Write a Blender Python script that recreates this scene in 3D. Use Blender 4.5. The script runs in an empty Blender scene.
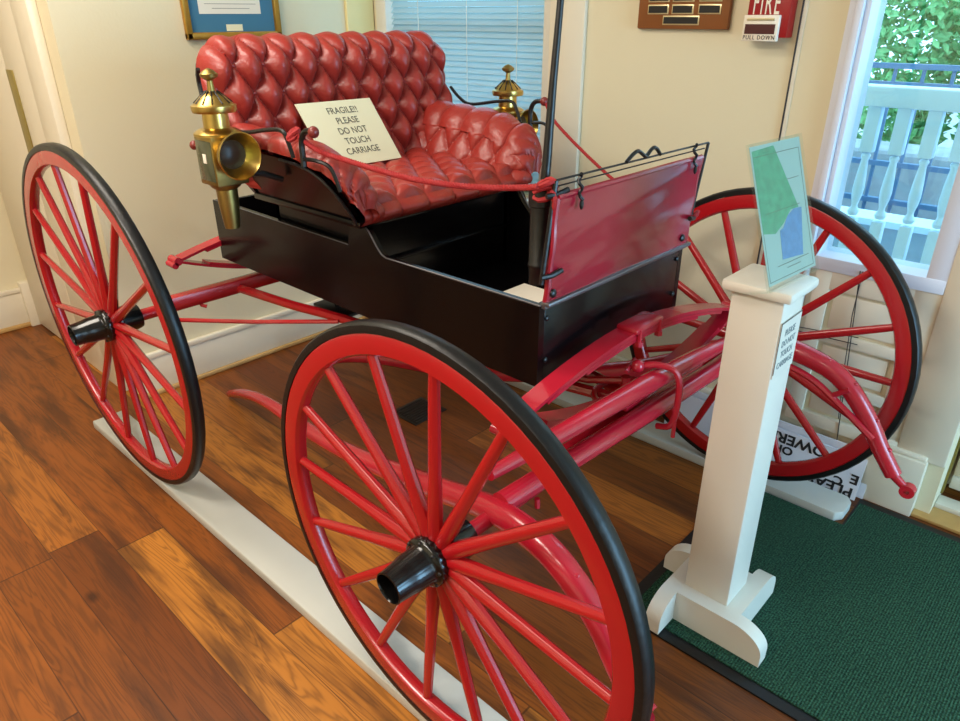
import bpy, bmesh, math, random
from mathutils import Vector, Matrix, Euler
R = math.radians
random.seed(7)
sc = bpy.context.scene
COL = sc.collection

# ------------------------------------------------------------------ camera, world, lights, exposure
cam_d = bpy.data.cameras.new('camera')
cam_d.sensor_fit = 'HORIZONTAL'
cam_d.sensor_width = 36.0
cam_d.lens = 36.0 * 708.0 / 960.0
cam_d.clip_start = 0.02
cam = bpy.data.objects.new('camera', cam_d)
COL.objects.link(cam)
cam.location = (0.7961, -1.4311, 1.4852)
yaw, pit, rol = 2.322388, -0.455626, -0.002063
d = Vector((math.cos(pit)*math.cos(yaw), math.cos(pit)*math.sin(yaw), math.sin(pit)))
r = d.cross(Vector((0, 0, 1))).normalized()
u = r.cross(d)
r2 = r*math.cos(rol) + u*math.sin(rol)
u2 = u*math.cos(rol) - r*math.sin(rol)
cam.rotation_euler = Matrix((r2, u2, -d)).transposed().to_euler()
sc.camera = cam

sc.view_settings.view_transform = 'Standard'
sc.view_settings.look = 'None'
sc.view_settings.gamma = 1.0
sc.view_settings.use_curve_mapping = False
sc.view_settings.exposure = 0.1

w = bpy.data.worlds.new('sky'); sc.world = w; w.use_nodes = True
bg = w.node_tree.nodes['Background']
bg.inputs[0].default_value = (0.58, 0.84, 1.0, 1)
bg.inputs[1].default_value = 4.0

def area(name, loc, target, sx, sy, power, color):
    l = bpy.data.lights.new(name, 'AREA'); l.shape = 'RECTANGLE'; l.size = sx; l.size_y = sy
    l.energy = power; l.color = color
    o = bpy.data.objects.new(name, l); COL.objects.link(o); o.location = loc
    o.rotation_euler = (Vector(target)-Vector(loc)).to_track_quat('-Z', 'Y').to_euler()
    return o
area('overhead_light', (-1.5, -0.9, 2.64), (-1.5, -0.9, 0), 1.2, 0.5, 32, (1.0, 0.91, 0.78))
area('overhead_light', (-0.75, -2.2, 2.64), (-0.75, -2.2, 0), 1.0, 0.5, 62, (1.0, 0.91, 0.80))
area('overhead_light', (0.3, -2.7, 2.64), (0.3, -2.7, 0), 1.0, 0.5, 26, (1.0, 0.88, 0.74))  # added warm fill behind the camera, not a known fixture
area('glass_door_daylight', (3.15, 0.25, 1.15), (0, 0.2, 0.7), 0.95, 2.0, 74, (0.28, 0.64, 1.0))

# ------------------------------------------------------------------ materials
def srgb(*c):
    return tuple(((x/255)/12.92 if x/255 <= 0.04045 else ((x/255+0.055)/1.055)**2.4) for x in c) + (1.0,)
def mat(name, col, rough=0.5, metal=0.0, bump=0.0, bscale=40.0, coat=0.0, spec=0.5, var=0.0, vscale=6.0, trans=0.0):
    m = bpy.data.materials.new(name); m.use_nodes = True
    nt = m.node_tree; b = nt.nodes['Principled BSDF']
    b.inputs['Base Color'].default_value = col
    b.inputs['Roughness'].default_value = rough
    b.inputs['Metallic'].default_value = metal
    b.inputs['Specular IOR Level'].default_value = spec
    b.inputs['Coat Weight'].default_value = coat
    b.inputs['Coat Roughness'].default_value = 0.12
    b.inputs['Transmission Weight'].default_value = trans
    tc = nt.nodes.new('ShaderNodeTexCoord')
    if var > 0:
        n = nt.nodes.new('ShaderNodeTexNoise'); n.inputs['Scale'].default_value = vscale; n.inputs['Detail'].default_value = 4
        nt.links.new(tc.outputs['Object'], n.inputs['Vector'])
        mx = nt.nodes.new('ShaderNodeMix'); mx.data_type = 'RGBA'; mx.blend_type = 'MIX'
        mx.inputs[6].default_value = tuple(c*(1-var) for c in col[:3]) + (1,)
        mx.inputs[7].default_value = tuple(min(1, c*(1+var)) for c in col[:3]) + (1,)
        nt.links.new(n.outputs[0], mx.inputs[0]); nt.links.new(mx.outputs[2], b.inputs['Base Color'])
    if bump > 0:
        n2 = nt.nodes.new('ShaderNodeTexNoise'); n2.inputs['Scale'].default_value = bscale; n2.inputs['Detail'].default_value = 5
        nt.links.new(tc.outputs['Object'], n2.inputs['Vector'])
        bp = nt.nodes.new('ShaderNodeBump'); bp.inputs['Strength'].default_value = bump; bp.inputs['Distance'].default_value = 0.01
        nt.links.new(n2.outputs[0], bp.inputs['Height']); nt.links.new(bp.outputs[0], b.inputs['Normal'])
    return m

M = {}
M['wall'] = mat('cream_wall_paint', srgb(219, 208, 176), 0.6, bump=0.05, bscale=90)
M['trim'] = mat('cream_gloss_trim', srgb(222, 212, 190), 0.35, bump=0.03, bscale=30)
M['trimwarm'] = mat('yellow_cream_trim', srgb(222, 204, 146), 0.4)  # yellower cream than the other trim
M['ceil'] = mat('ceiling_paint', srgb(225, 215, 195), 0.8)
M['shoe'] = mat('pine_shoe_molding', srgb(190, 150, 90), 0.5, var=0.2, vscale=20)
M['skidwhite'] = mat('worn_white_board_paint', srgb(186, 186, 178), 0.5, bump=0.08, bscale=25, var=0.05)
M['framewhite'] = mat('daylight_tinted_window_paint', srgb(214, 216, 226), 0.35, bump=0.03, bscale=25)  # white with the blue tint of the daylight put into its colour
M['white'] = mat('white_paint', srgb(212, 208, 196), 0.38, bump=0.06, bscale=25, var=0.03)
M['red'] = mat('red_carriage_paint', srgb(168, 19, 27), 0.26, coat=0.35, var=0.06, bump=0.03, bscale=60)
M['red_shaft'] = mat('blue_lit_shaft_paint', srgb(178, 26, 46), 0.24, coat=0.4, var=0.08, bump=0.03, bscale=50)  # pinker than the carriage red: blue daylight reflections put into the colour
M['leather'] = mat('tufted_red_leather', srgb(150, 44, 36), 0.40, bump=0.32, bscale=48, coat=0.08, var=0.14, vscale=14)
M['dash'] = mat('crimson_dash_leather', srgb(156, 18, 42), 0.30, bump=0.10, bscale=9, coat=1.0, var=0.08, vscale=5)
M['black'] = mat('black_gloss_lacquer', srgb(6, 5, 6), 0.26, spec=0.25, coat=0.12, bump=0.02, bscale=18)
M['iron'] = mat('black_iron', srgb(16, 16, 17), 0.35, bump=0.1, bscale=80)
M['rubber'] = mat('black_rubber_tire', srgb(17, 17, 18), 0.38, spec=0.35, bump=0.08, bscale=70)
M['hub'] = mat('black_enamel_hub', srgb(10, 10, 10), 0.2, spec=0.4, coat=0.3)
M['brass'] = mat('aged_brass', srgb(160, 136, 78), 0.38, metal=1.0, bump=0.08, bscale=30, var=0.3, vscale=18)
M['brass_in'] = mat('polished_brass', srgb(196, 166, 92), 0.28, metal=1.0, var=0.2, vscale=12)
M['lampglass'] = mat('greenish_lamp_glass', srgb(74, 76, 54), 0.16, spec=0.4, var=0.45, vscale=20, bump=0.1, bscale=20)
M['lens'] = mat('dark_lens', srgb(60, 40, 28), 0.25, spec=0.12)
M['steel'] = mat('grey_steel', srgb(120, 118, 122), 0.38, metal=0.8)
M['rope'] = mat('red_rope', srgb(160, 26, 30), 0.7, bump=0.3, bscale=300)
M['cream_card'] = mat('cream_card', srgb(232, 226, 190), 0.7)
M['ink'] = mat('grey_ink', srgb(96, 90, 76), 0.8)
M['faintink'] = mat('faded_grey_ink', srgb(120, 128, 130), 0.8)
M['blackink'] = mat('black_ink', srgb(22, 22, 24), 0.7)
M['paper'] = mat('white_paper', srgb(232, 224, 208), 0.8)
M['gold'] = mat('gilt_frame', srgb(176, 128, 46), 0.35, metal=0.6, var=0.2, vscale=30)
M['matboard'] = mat('blue_matboard', srgb(62, 116, 146), 0.8)
M['walnut'] = mat('walnut_plaque', srgb(134, 80, 38), 0.4, var=0.25, vscale=12)
M['plate'] = mat('black_engraved_plate', srgb(24, 24, 24), 0.35, var=0.3, vscale=120)
M['platerim'] = mat('brass_plate_rim', srgb(212, 196, 150), 0.3, metal=0.5)
M['fire'] = mat('fire_alarm_red', srgb(150, 9, 18), 0.35)
M['firedark'] = mat('dark_red_recess', srgb(70, 10, 12), 0.4)
M['offwhite'] = mat('off_white_plastic', srgb(236, 226, 208), 0.45)
M['sign'] = mat('white_sign_board', srgb(214, 214, 220), 0.5)
M['green'] = mat('printed_map_green', srgb(70, 150, 112), 0.5, var=0.45, vscale=55)
M['blue'] = mat('printed_map_blue', srgb(84, 132, 176), 0.5, var=0.35, vscale=60)
M['sheet'] = mat('pale_printed_sheet', srgb(158, 180, 172), 0.4)
M['brassstrip'] = mat('brass_weatherstrip', srgb(150, 132, 66), 0.4, metal=0.6)
M['rail'] = mat('white_porch_paint', srgb(200, 226, 246), 0.5)
M['fence'] = mat('dark_blue_grey_metal', srgb(84, 120, 156), 0.5)
M['stone'] = mat('grey_stone', srgb(150, 160, 165), 0.9, var=0.35, vscale=10, bump=0.4, bscale=10)
M['stoneblue'] = mat('blue_grey_stone', srgb(150, 172, 184), 0.9, var=0.15, vscale=30, bump=0.3, bscale=30)
M['deck'] = mat('pale_porch_floor', srgb(205, 215, 222), 0.7, var=0.1)
M['leaf'] = mat('green_leaves', srgb(120, 185, 120), 0.6, var=0.4, vscale=14)
M['vent'] = mat('dark_bronze_register', srgb(42, 38, 32), 0.4, metal=0.5)
M['wire'] = mat('dark_cable', srgb(34, 30, 28), 0.5)
M['knobred'] = mat('maroon_knob', srgb(120, 40, 36), 0.35)

def glass_mat(name, tint, amt):
    m = bpy.data.materials.new(name); m.use_nodes = True; nt = m.node_tree
    nt.nodes.remove(nt.nodes['Principled BSDF'])
    t = nt.nodes.new('ShaderNodeBsdfTransparent'); t.inputs[0].default_value = tint
    g = nt.nodes.new('ShaderNodeBsdfGlossy'); g.inputs['Roughness'].default_value = 0.02
    mx = nt.nodes.new('ShaderNodeMixShader'); mx.inputs[0].default_value = amt
    nt.links.new(t.outputs[0], mx.inputs[1]); nt.links.new(g.outputs[0], mx.inputs[2])
    nt.links.new(mx.outputs[0], nt.nodes['Material Output'].inputs[0])
    return m
M['glass'] = glass_mat('window_glass', (0.84, 0.95, 1.0, 1), 0.04)
M['acrylic'] = glass_mat('clear_acrylic', (0.95, 0.985, 0.98, 1), 0.06)

def blind_mat():
    m = bpy.data.materials.new('translucent_blind_slat'); m.use_nodes = True; nt = m.node_tree
    nt.nodes.remove(nt.nodes['Principled BSDF'])
    a = nt.nodes.new('ShaderNodeBsdfDiffuse'); a.inputs[0].default_value = srgb(206, 226, 232)
    b = nt.nodes.new('ShaderNodeBsdfTranslucent'); b.inputs[0].default_value = srgb(206, 222, 226)
    mx = nt.nodes.new('ShaderNodeMixShader'); mx.inputs[0].default_value = 0.62
    nt.links.new(a.outputs[0], mx.inputs[1]); nt.links.new(b.outputs[0], mx.inputs[2])
    nt.links.new(mx.outputs[0], nt.nodes['Material Output'].inputs[0])
    return m
M['blind'] = blind_mat()

def floor_mat():
    m = bpy.data.materials.new('old_pine_plank_floor'); m.use_nodes = True; nt = m.node_tree
    N, Lk = nt.nodes, nt.links
    b = N['Principled BSDF']
    def math_n(op, a, bb=None):
        n = N.new('ShaderNodeMath'); n.operation = op
        for i, v in enumerate((a, bb)):
            if v is None: continue
            if isinstance(v, (int, float)): n.inputs[i].default_value = v
            else: Lk.new(v, n.inputs[i])
        return n.outputs[0]
    tc = N.new('ShaderNodeTexCoord'); sp = N.new('ShaderNodeSeparateXYZ'); Lk.new(tc.outputs['Object'], sp.inputs[0])
    x, y = sp.outputs[0], sp.outputs[1]
    W = 0.148
    row = math_n('FLOOR', math_n('DIVIDE', y, W))
    fy = math_n('FRACT', math_n('DIVIDE', y, W))
    wn = N.new('ShaderNodeTexWhiteNoise'); wn.noise_dimensions = '1D'; Lk.new(row, wn.inputs['W'])
    xs = math_n('DIVIDE', math_n('ADD', x, math_n('MULTIPLY', wn.outputs['Value'], 7.0)), 2.9)
    colx = math_n('FLOOR', xs); fx = math_n('FRACT', xs)
    cmb = N.new('ShaderNodeCombineXYZ'); Lk.new(row, cmb.inputs[0]); Lk.new(colx, cmb.inputs[1])
    wn2 = N.new('ShaderNodeTexWhiteNoise'); wn2.noise_dimensions = '2D'; Lk.new(cmb.outputs[0], wn2.inputs['Vector'])
    # grain coordinates, shifted per plank
    gc = N.new('ShaderNodeCombineXYZ')
    Lk.new(math_n('MULTIPLY', x, 0.8), gc.inputs[0]); Lk.new(math_n('MULTIPLY', y, 12.0), gc.inputs[1]); Lk.new(math_n('MULTIPLY', wn2.outputs['Value'], 40.0), gc.inputs[2])
    n1 = N.new('ShaderNodeTexNoise'); n1.inputs['Scale'].default_value = 1.6; n1.inputs['Detail'].default_value = 3; n1.inputs['Distortion'].default_value = 0.6
    Lk.new(gc.outputs[0], n1.inputs['Vector'])
    rings = math_n('SINE', math_n('MULTIPLY', n1.outputs[0], 74.0))
    rings = math_n('MULTIPLY', math_n('ADD', rings, 1.0), 0.5)
    rings = math_n('POWER', rings, 2.2)
    n2 = N.new('ShaderNodeTexNoise'); n2.inputs['Scale'].default_value = 1.1; n2.inputs['Detail'].default_value = 5
    gc2 = N.new('ShaderNodeCombineXYZ'); Lk.new(math_n('MULTIPLY', x, 2.0), gc2.inputs[0]); Lk.new(math_n('MULTIPLY', y, 14.0), gc2.inputs[1]); Lk.new(math_n('MULTIPLY', wn2.outputs['Value'], 17.0), gc2.inputs[2])
    Lk.new(gc2.outputs[0], n2.inputs['Vector'])
    ramp = N.new('ShaderNodeValToRGB'); e = ramp.color_ramp.elements
    e[0].position = 0.0; e[0].color = srgb(98, 49, 18)
    e[1].position = 1.0; e[1].color = srgb(176, 112, 42)
    for pos, c in ((0.3, (114, 61, 21)), (0.6, (132, 72, 25)), (0.84, (148, 86, 31))):
        k = e.new(pos); k.color = srgb(*c)
    Lk.new(wn2.outputs['Value'], ramp.inputs[0])
    def mixc(fac, a, c, typ='MIX'):
        mx = N.new('ShaderNodeMix'); mx.data_type = 'RGBA'; mx.blend_type = typ
        if isinstance(fac, (int, float)): mx.inputs[0].default_value = fac
        else: Lk.new(fac, mx.inputs[0])
        Lk.new(a, mx.inputs[6])
        if isinstance(c, tuple): mx.inputs[7].default_value = c
        else: Lk.new(c, mx.inputs[7])
        return mx.outputs[2]
    c1 = mixc(math_n('MULTIPLY', rings, 0.44), ramp.outputs[0], srgb(66, 36, 16))
    st = N.new('ShaderNodeMapRange'); st.inputs[1].default_value = 0.5; st.inputs[2].default_value = 0.66; Lk.new(n2.outputs[0], st.inputs[0])
    c2 = mixc(math_n('MULTIPLY', st.outputs[0], 0.72), c1, srgb(62, 34, 18))
    # knots
    vo = N.new('ShaderNodeTexVoronoi'); vo.inputs['Scale'].default_value = 1.0
    gc3 = N.new('ShaderNodeCombineXYZ'); Lk.new(math_n('MULTIPLY', x, 2.0), gc3.inputs[0]); Lk.new(math_n('MULTIPLY', y, 3.4), gc3.inputs[1])
    Lk.new(gc3.outputs[0], vo.inputs['Vector'])
    kn = N.new('ShaderNodeMapRange'); kn.inputs[1].default_value = 0.03; kn.inputs[2].default_value = 0.075; kn.inputs[3].default_value = 1; kn.inputs[4].default_value = 0
    Lk.new(vo.outputs['Distance'], kn.inputs[0])
    c3 = mixc(math_n('MULTIPLY', kn.outputs[0], 0.75), c2, srgb(40, 20, 10))
    # seams
    dy = math_n('MINIMUM', fy, math_n('SUBTRACT', 1.0, fy))
    sy = math_n('LESS_THAN', dy, 0.009)
    dx = math_n('MINIMUM', fx, math_n('SUBTRACT', 1.0, fx))
    sx = math_n('LESS_THAN', dx, 0.0009)
    seam = math_n('MAXIMUM', sy, sx)
    c4 = mixc(math_n('MULTIPLY', seam, 0.62), c3, srgb(34, 18, 10))
    Lk.new(c4, b.inputs['Base Color'])
    b.inputs['Specular IOR Level'].default_value = 0.26
    rr = N.new('ShaderNodeMapRange'); rr.inputs[3].default_value = 0.34; rr.inputs[4].default_value = 0.52; Lk.new(n2.outputs[0], rr.inputs[0]); Lk.new(rr.outputs[0], b.inputs['Roughness'])
    bp = N.new('ShaderNodeBump'); bp.inputs['Strength'].default_value = 0.25; bp.inputs['Distance'].default_value = 0.004
    Lk.new(math_n('SUBTRACT', math_n('MULTIPLY', rings, -0.15), seam), bp.inputs['Height']); Lk.new(bp.outputs[0], b.inputs['Normal'])
    return m
M['floor'] = floor_mat()

def carpet_mat():
    m = bpy.data.materials.new('ribbed_green_mat'); m.use_nodes = True; nt = m.node_tree; N, Lk = nt.nodes, nt.links
    b = N['Principled BSDF']; b.inputs['Roughness'].default_value = 0.9; b.inputs['Specular IOR Level'].default_value = 0.2
    tc = N.new('ShaderNodeTexCoord')
    wv = N.new('ShaderNodeTexWave'); wv.wave_type = 'BANDS'; wv.bands_direction = 'X'; wv.inputs['Scale'].default_value = 46; wv.inputs['Distortion'].default_value = 0.6; wv.inputs['Detail'].default_value = 2
    Lk.new(tc.outputs['Object'], wv.inputs['Vector'])
    n = N.new('ShaderNodeTexNoise'); n.inputs['Scale'].default_value = 190; n.inputs['Detail'].default_value = 3; Lk.new(tc.outputs['Object'], n.inputs['Vector'])
    r1 = N.new('ShaderNodeValToRGB'); r1.color_ramp.elements[0].position = 0.38; r1.color_ramp.elements[0].color = srgb(16, 46, 33)
    r1.color_ramp.elements[1].position = 0.66; r1.color_ramp.elements[1].color = srgb(52, 94, 72)
    Lk.new(n.outputs[0], r1.inputs[0])
    mx = N.new('ShaderNodeMix'); mx.data_type = 'RGBA'; mx.blend_type = 'MULTIPLY'; mx.inputs[0].default_value = 0.22
    Lk.new(r1.outputs[0], mx.inputs[6]); Lk.new(wv.outputs[0], mx.inputs[7]); Lk.new(mx.outputs[2], b.inputs['Base Color'])
    bp = N.new('ShaderNodeBump'); bp.inputs['Strength'].default_value = 0.45; bp.inputs['Distance'].default_value = 0.006
    ad = N.new('ShaderNodeMath'); ad.operation = 'ADD'; Lk.new(wv.outputs[0], ad.inputs[0]); Lk.new(n.outputs[0], ad.inputs[1])
    Lk.new(ad.outputs[0], bp.inputs['Height']); Lk.new(bp.outputs[0], b.inputs['Normal'])
    return m
M['carpet'] = carpet_mat()

# ------------------------------------------------------------------ mesh helpers (shapes are given in world coordinates)
class MB:
    def __init__(s, smooth=True): s.bm = bmesh.new(); s.smooth = smooth
    def box(s, x0, x1, y0, y1, z0, z1, bev=0.0, rot=None):
        vs = [s.bm.verts.new((x, y, z)) for x in (x0, x1) for y in (y0, y1) for z in (z0, z1)]
        f = [(0, 1, 3, 2), (4, 6, 7, 5), (0, 4, 5, 1), (2, 3, 7, 6), (0, 2, 6, 4), (1, 5, 7, 3)]
        fs = [s.bm.faces.new([vs[i] for i in q]) for q in f]
        if rot is not None:
            c = Vector(((x0+x1)/2, (y0+y1)/2, (z0+z1)/2))
            for v in vs: v.co = rot @ (v.co - c) + c
        if bev > 0:
            es = list({e for q in fs for e in q.edges})
            bmesh.ops.bevel(s.bm, geom=es, offset=bev, segments=2, profile=0.5, affect='EDGES')
        return s
    def quadprism(s, pts, off):
        off = Vector(off); a = [s.bm.verts.new(Vector(q)) for q in pts]; b = [s.bm.verts.new(Vector(q)+off) for q in pts]
        n = len(pts)
        s.bm.faces.new(a[::-1]); s.bm.faces.new(b)
        for i in range(n): s.bm.faces.new((a[i], a[(i+1) % n], b[(i+1) % n], b[i]))
        return s
    def tube(s, pts, rad, n=10, cap=True, closed=False, flat=1.0, up=None):
        P = [Vector(q) for q in pts]; k = len(P)
        rr = rad if hasattr(rad, '__len__') else [rad]*k
        T = []
        for i in range(k):
            if closed: t = P[(i+1) % k]-P[i-1]
            else: t = P[min(i+1, k-1)]-P[max(i-1, 0)]
            T.append(t.normalized())
        ref = Vector(up) if up is not None else (Vector((0, 0, 1)) if abs(T[0].z) < 0.9 else Vector((1, 0, 0)))
        a = (ref - T[0]*ref.dot(T[0])).normalized(); rings = []
        for i in range(k):
            if up is not None: a = (Vector(up) - T[i]*Vector(up).dot(T[i]))
            else: a = a - T[i]*a.dot(T[i])
            if a.length < 1e-6: a = T[i].orthogonal()
            a.normalize(); b = T[i].cross(a)
            rings.append([s.bm.verts.new(P[i] + (a*math.cos(2*math.pi*j/n)*flat + b*math.sin(2*math.pi*j/n))*rr[i]) for j in range(n)])
        for i in range(k if closed else k-1):
            A, B = rings[i], rings[(i+1) % k]
            for j in range(n): s.bm.faces.new((A[j], A[(j+1) % n], B[(j+1) % n], B[j]))
        if cap and not closed:
            s.bm.faces.new(rings[0][::-1]); s.bm.faces.new(rings[-1])
        return s
    def strip(s, pts, wvec, thick, up=(0, 0, 1)):
        """flat bar of rectangular section swept along pts; wvec = half width vector, thick along the local normal"""
        P = [Vector(q) for q in pts]; k = len(P); rings = []
        for i in range(k):
            t = (P[min(i+1, k-1)]-P[max(i-1, 0)]).normalized()
            wv = Vector(wvec); nn = t.cross(wv).normalized()*thick*0.5
            rings.append([s.bm.verts.new(P[i]+wv+nn), s.bm.verts.new(P[i]-wv+nn), s.bm.verts.new(P[i]-wv-nn), s.bm.verts.new(P[i]+wv-nn)])
        for i in range(k-1):
            A, B = rings[i], rings[i+1]
            for j in range(4): s.bm.faces.new((A[j], A[(j+1) % 4], B[(j+1) % 4], B[j]))
        s.bm.faces.new(rings[0][::-1]); s.bm.faces.new(rings[-1])
        return s
    def lathe(s, prof, c=(0, 0, 0), axis='Z', n=24, closed=False):
        """prof: (radius, height) list"""
        c = Vector(c); rings = []
        for rad, h in prof:
            ring = []
            for j in range(n):
                a = 2*math.pi*j/n; p, q = rad*math.cos(a), rad*math.sin(a)
                v = {'Z': (p, q, h), 'Y': (p, h, q), 'X': (h, p, q)}[axis]
                ring.append(s.bm.verts.new(c+Vector(v)))
            rings.append(ring)
        m = len(rings)
        for i in range(m if closed else m-1):
            A, B = rings[i], rings[(i+1) % m]
            for j in range(n): s.bm.faces.new((A[j], A[(j+1) % n], B[(j+1) % n], B[j]))
        if not closed:
            for rg, (rad, h) in ((rings[0], prof[0]), (rings[-1], prof[-1])):
                if rad > 1e-5: s.bm.faces.new(rg)
        return s
    def ball(s, c, r, n=10, sc=(1, 1, 1)):
        prof = [(max(1e-6, r*math.sin(math.pi*i/n)), -r*math.cos(math.pi*i/n)) for i in range(n+1)]
        b4 = len(s.bm.verts); s.lathe(prof, c, 'Z', max(8, n+2)); s.bm.verts.ensure_lookup_table()
        if sc != (1, 1, 1):
            for v in list(s.bm.verts)[b4:]:
                v.co = Vector(c) + Vector(((v.co.x-c[0])*sc[0], (v.co.y-c[1])*sc[1], (v.co.z-c[2])*sc[2]))
        return s
    def grid(s, fn, nu, nv, flip=False):
        vs = [[s.bm.verts.new(fn(i/nu, j/nv)) for j in range(nv+1)] for i in range(nu+1)]
        for i in range(nu):
            for j in range(nv):
                q = (vs[i][j], vs[i+1][j], vs[i+1][j+1], vs[i][j+1])
                s.bm.faces.new(q[::-1] if flip else q)
        return s
    def build(s, name, m, parent=None, local=False, fix=True):
        bm = s.bm
        if fix:
            bmesh.ops.remove_doubles(bm, verts=bm.verts, dist=1e-6)
            bmesh.ops.recalc_face_normals(bm, faces=bm.faces)
        off = Vector(worg(parent)) if (parent is not None and not local) else Vector((0, 0, 0))
        if parent is None and not local and len(bm.verts):
            lo = Vector([min(v.co[i] for v in bm.verts) for i in range(3)]); hi = Vector([max(v.co[i] for v in bm.verts) for i in range(3)])
            org = Vector(((lo.x+hi.x)/2, (lo.y+hi.y)/2, lo.z)); off = org
        for v in bm.verts: v.co -= off
        me = bpy.data.meshes.new(name); bm.to_mesh(me); bm.free()
        if isinstance(m, str): m = M[m]
        me.materials.append(m)
        if s.smooth:
            for p in me.polygons: p.use_smooth = True
            try: me.set_sharp_from_angle(angle=R(38))
            except Exception: pass
        o = bpy.data.objects.new(name, me); COL.objects.link(o)
        if parent is not None: o.parent = parent
        elif not local: o.location = off
        return o

def worg(o):
    p = Vector((0, 0, 0))
    while o is not None: p += o.location; o = o.parent
    return p
def tag(o, label=None, cat=None, group=None, kind=None):
    if label: o['label'] = label
    if cat: o['category'] = cat
    if group: o['group'] = group
    if kind: o['kind'] = kind
    return o
def empty(name, loc, label=None, cat=None, group=None, kind=None):
    o = bpy.data.objects.new(name, None); COL.objects.link(o); o.location = loc; o.empty_display_size = 0.05
    return tag(o, label, cat, group, kind)
def struct(o): o['kind'] = 'structure'; return o
def copy_tree(o, parent=None):
    c = o.copy(); COL.objects.link(c)
    if parent is not None: c.parent = parent
    for ch in list(o.children): copy_tree(ch, c)
    return c
def smoothpts(P, n=6, closed=False):
    """Catmull-Rom through P"""
    P = [Vector(q) for q in P]; out = []
    k = len(P)
    for i in range(k if closed else k-1):
        if closed: a, b, c, dd = P[i-1], P[i], P[(i+1) % k], P[(i+2) % k]
        else: a, b, c, dd = P[max(i-1, 0)], P[i], P[i+1], P[min(i+2, k-1)]
        for j in range(n):
            t = j/n
            out.append(0.5*((2*b)+(c-a)*t+(2*a-5*b+4*c-dd)*t*t+(3*b-a-3*c+dd)*t**3))
    if not closed: out.append(P[-1])
    return out
def lerp(a, b, t): return a+(b-a)*t
def interp(xs, ys, x):
    for i in range(len(xs)-1):
        if x <= xs[i+1]: return lerp(ys[i], ys[i+1], max(0, (x-xs[i])/(xs[i+1]-xs[i])))
    return ys[-1]

def text_mesh(body, size, m, name, parent, origin, ex, ey, depth=0.0006, align='CENTER', spacing=1.0, line=1.0, sx=1.0, bold=0.0):
    """lettering as a mesh; ex = reading direction, ey = up direction on its surface (world vectors)"""
    cu = bpy.data.curves.new('letters', 'FONT'); cu.body = body; cu.size = size; cu.align_x = align; cu.align_y = 'CENTER'
    cu.extrude = depth; cu.offset = bold; cu.space_character = spacing; cu.space_line = line; cu.resolution_u = 3
    to = bpy.data.objects.new('letters', cu); COL.objects.link(to)
    dg = bpy.context.evaluated_depsgraph_get()
    me = bpy.data.meshes.new_from_object(to.evaluated_get(dg))
    bpy.data.objects.remove(to); bpy.data.curves.remove(cu)
    me.name = name; me.materials.clear(); me.materials.append(M[m])
    ex, ey = Vector(ex).normalized(), Vector(ey).normalized(); ez = ex.cross(ey).normalized()
    base = Vector(origin) - Vector(worg(parent))
    for v in me.vertices: v.co = base + ex*v.co.x*sx + ey*v.co.y + ez*v.co.z
    o = bpy.data.objects.new(name, me); COL.objects.link(o); o.parent = parent
    return o

# ------------------------------------------------------------------ the room
XB, YR, YS, XL, H = -2.10, 0.93, -0.47, -3.34, 2.68
struct(MB(False).box(-3.6, 3.3, -3.7, 1.5, -0.08, 0.0).build('floor', 'floor'))
struct(MB(False).box(-3.6, 3.3, -3.7, 1.5, H, H+0.08).build('ceiling', 'ceil'))
struct(MB(False).box(XB-0.14, XB, YS, YR+0.14, 0, H).build('wall_back', 'wall'))
struct(MB(False).box(XL, XB-0.14, YS, YS+0.14, 0, H).build('wall_side', 'wall'))
struct(MB(False).box(XL-0.14, XL, -3.7, YS+0.14, 0, H).build('wall_left', 'wall'))
struct(MB(False).box(-3.5, 3.3, -3.7, -3.56, 0, H).build('wall_front', 'wall'))
# right wall with the openings of the blind window and the sidelight
mb = MB(False); y0, y1 = YR, YR+0.14
mb.box(XB, -2.06, y0, y1, 0, H); mb.box(-2.06, -1.04, y0, y1, 0, 0.78); mb.box(-2.06, -1.04, y0, y1, 2.1, H)
mb.box(-1.04, 0.08, y0, y1, 0, H); mb.box(0.08, 0.42, y0, y1, 0, 0.76); mb.box(0.08, 0.42, y0, y1, 2.1, H)
mb.box(0.42, 0.56, y0, y1, 0, H)
struct(mb.build('wall_right', 'wall'))
mb = MB(False)
mb.box(0.56, 0.60, YR+0.0, 1.22, 0, H); mb.box(0.60, 3.3, 1.18, 1.30, 0, H)
struct(mb.build('wall_entry', 'wall'))
# far end of the room behind the viewer: wall with the glazed doorway the daylight comes through
mb = MB(False)
mb.box(3.2, 3.3, -3.6, -1.1, 0, H); mb.box(3.2, 3.3, 0.75, 1.3, 0, H); mb.box(3.2, 3.3, -1.1, 0.75, 2.2, H)
struct(mb.build('wall_end', 'wall'))
# baseboards
mb = MB()
mb.box(XB, XB+0.018, YS, YR, 0, 0.165, 0.003); mb.box(XB, XB+0.024, YS, YR, 0.165, 0.19, 0.005)
struct(mb.build('baseboard_back', 'trim'))
struct(MB().box(XB+0.018, XB+0.034, YS, YR, 0, 0.02, 0.006).build('trim_1', 'shoe'))
mb = MB(); mb.box(XL, XL+0.018, -3.5, YS-0.05, 0, 0.185, 0.003); mb.box(XL, XL+0.024, -3.5, YS-0.05, 0.185, 0.21, 0.005)
struct(mb.build('baseboard_left', 'trim'))
struct(MB().box(XL+0.018, XL+0.036, -3.5, YS-0.02, 0, 0.022, 0.006).build('trim_2', 'shoe'))
struct(MB().box(XL, XL+0.05, YS-0.06, YS, 0, 0.24, 0.004).build('trim_3', 'trim'))
mb = MB(); mb.box(XB, -0.9, YR-0.018, YR, 0, 0.165, 0.003); mb.box(XB, -0.9, YR-0.024, YR, 0.165, 0.19, 0.005)
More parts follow.
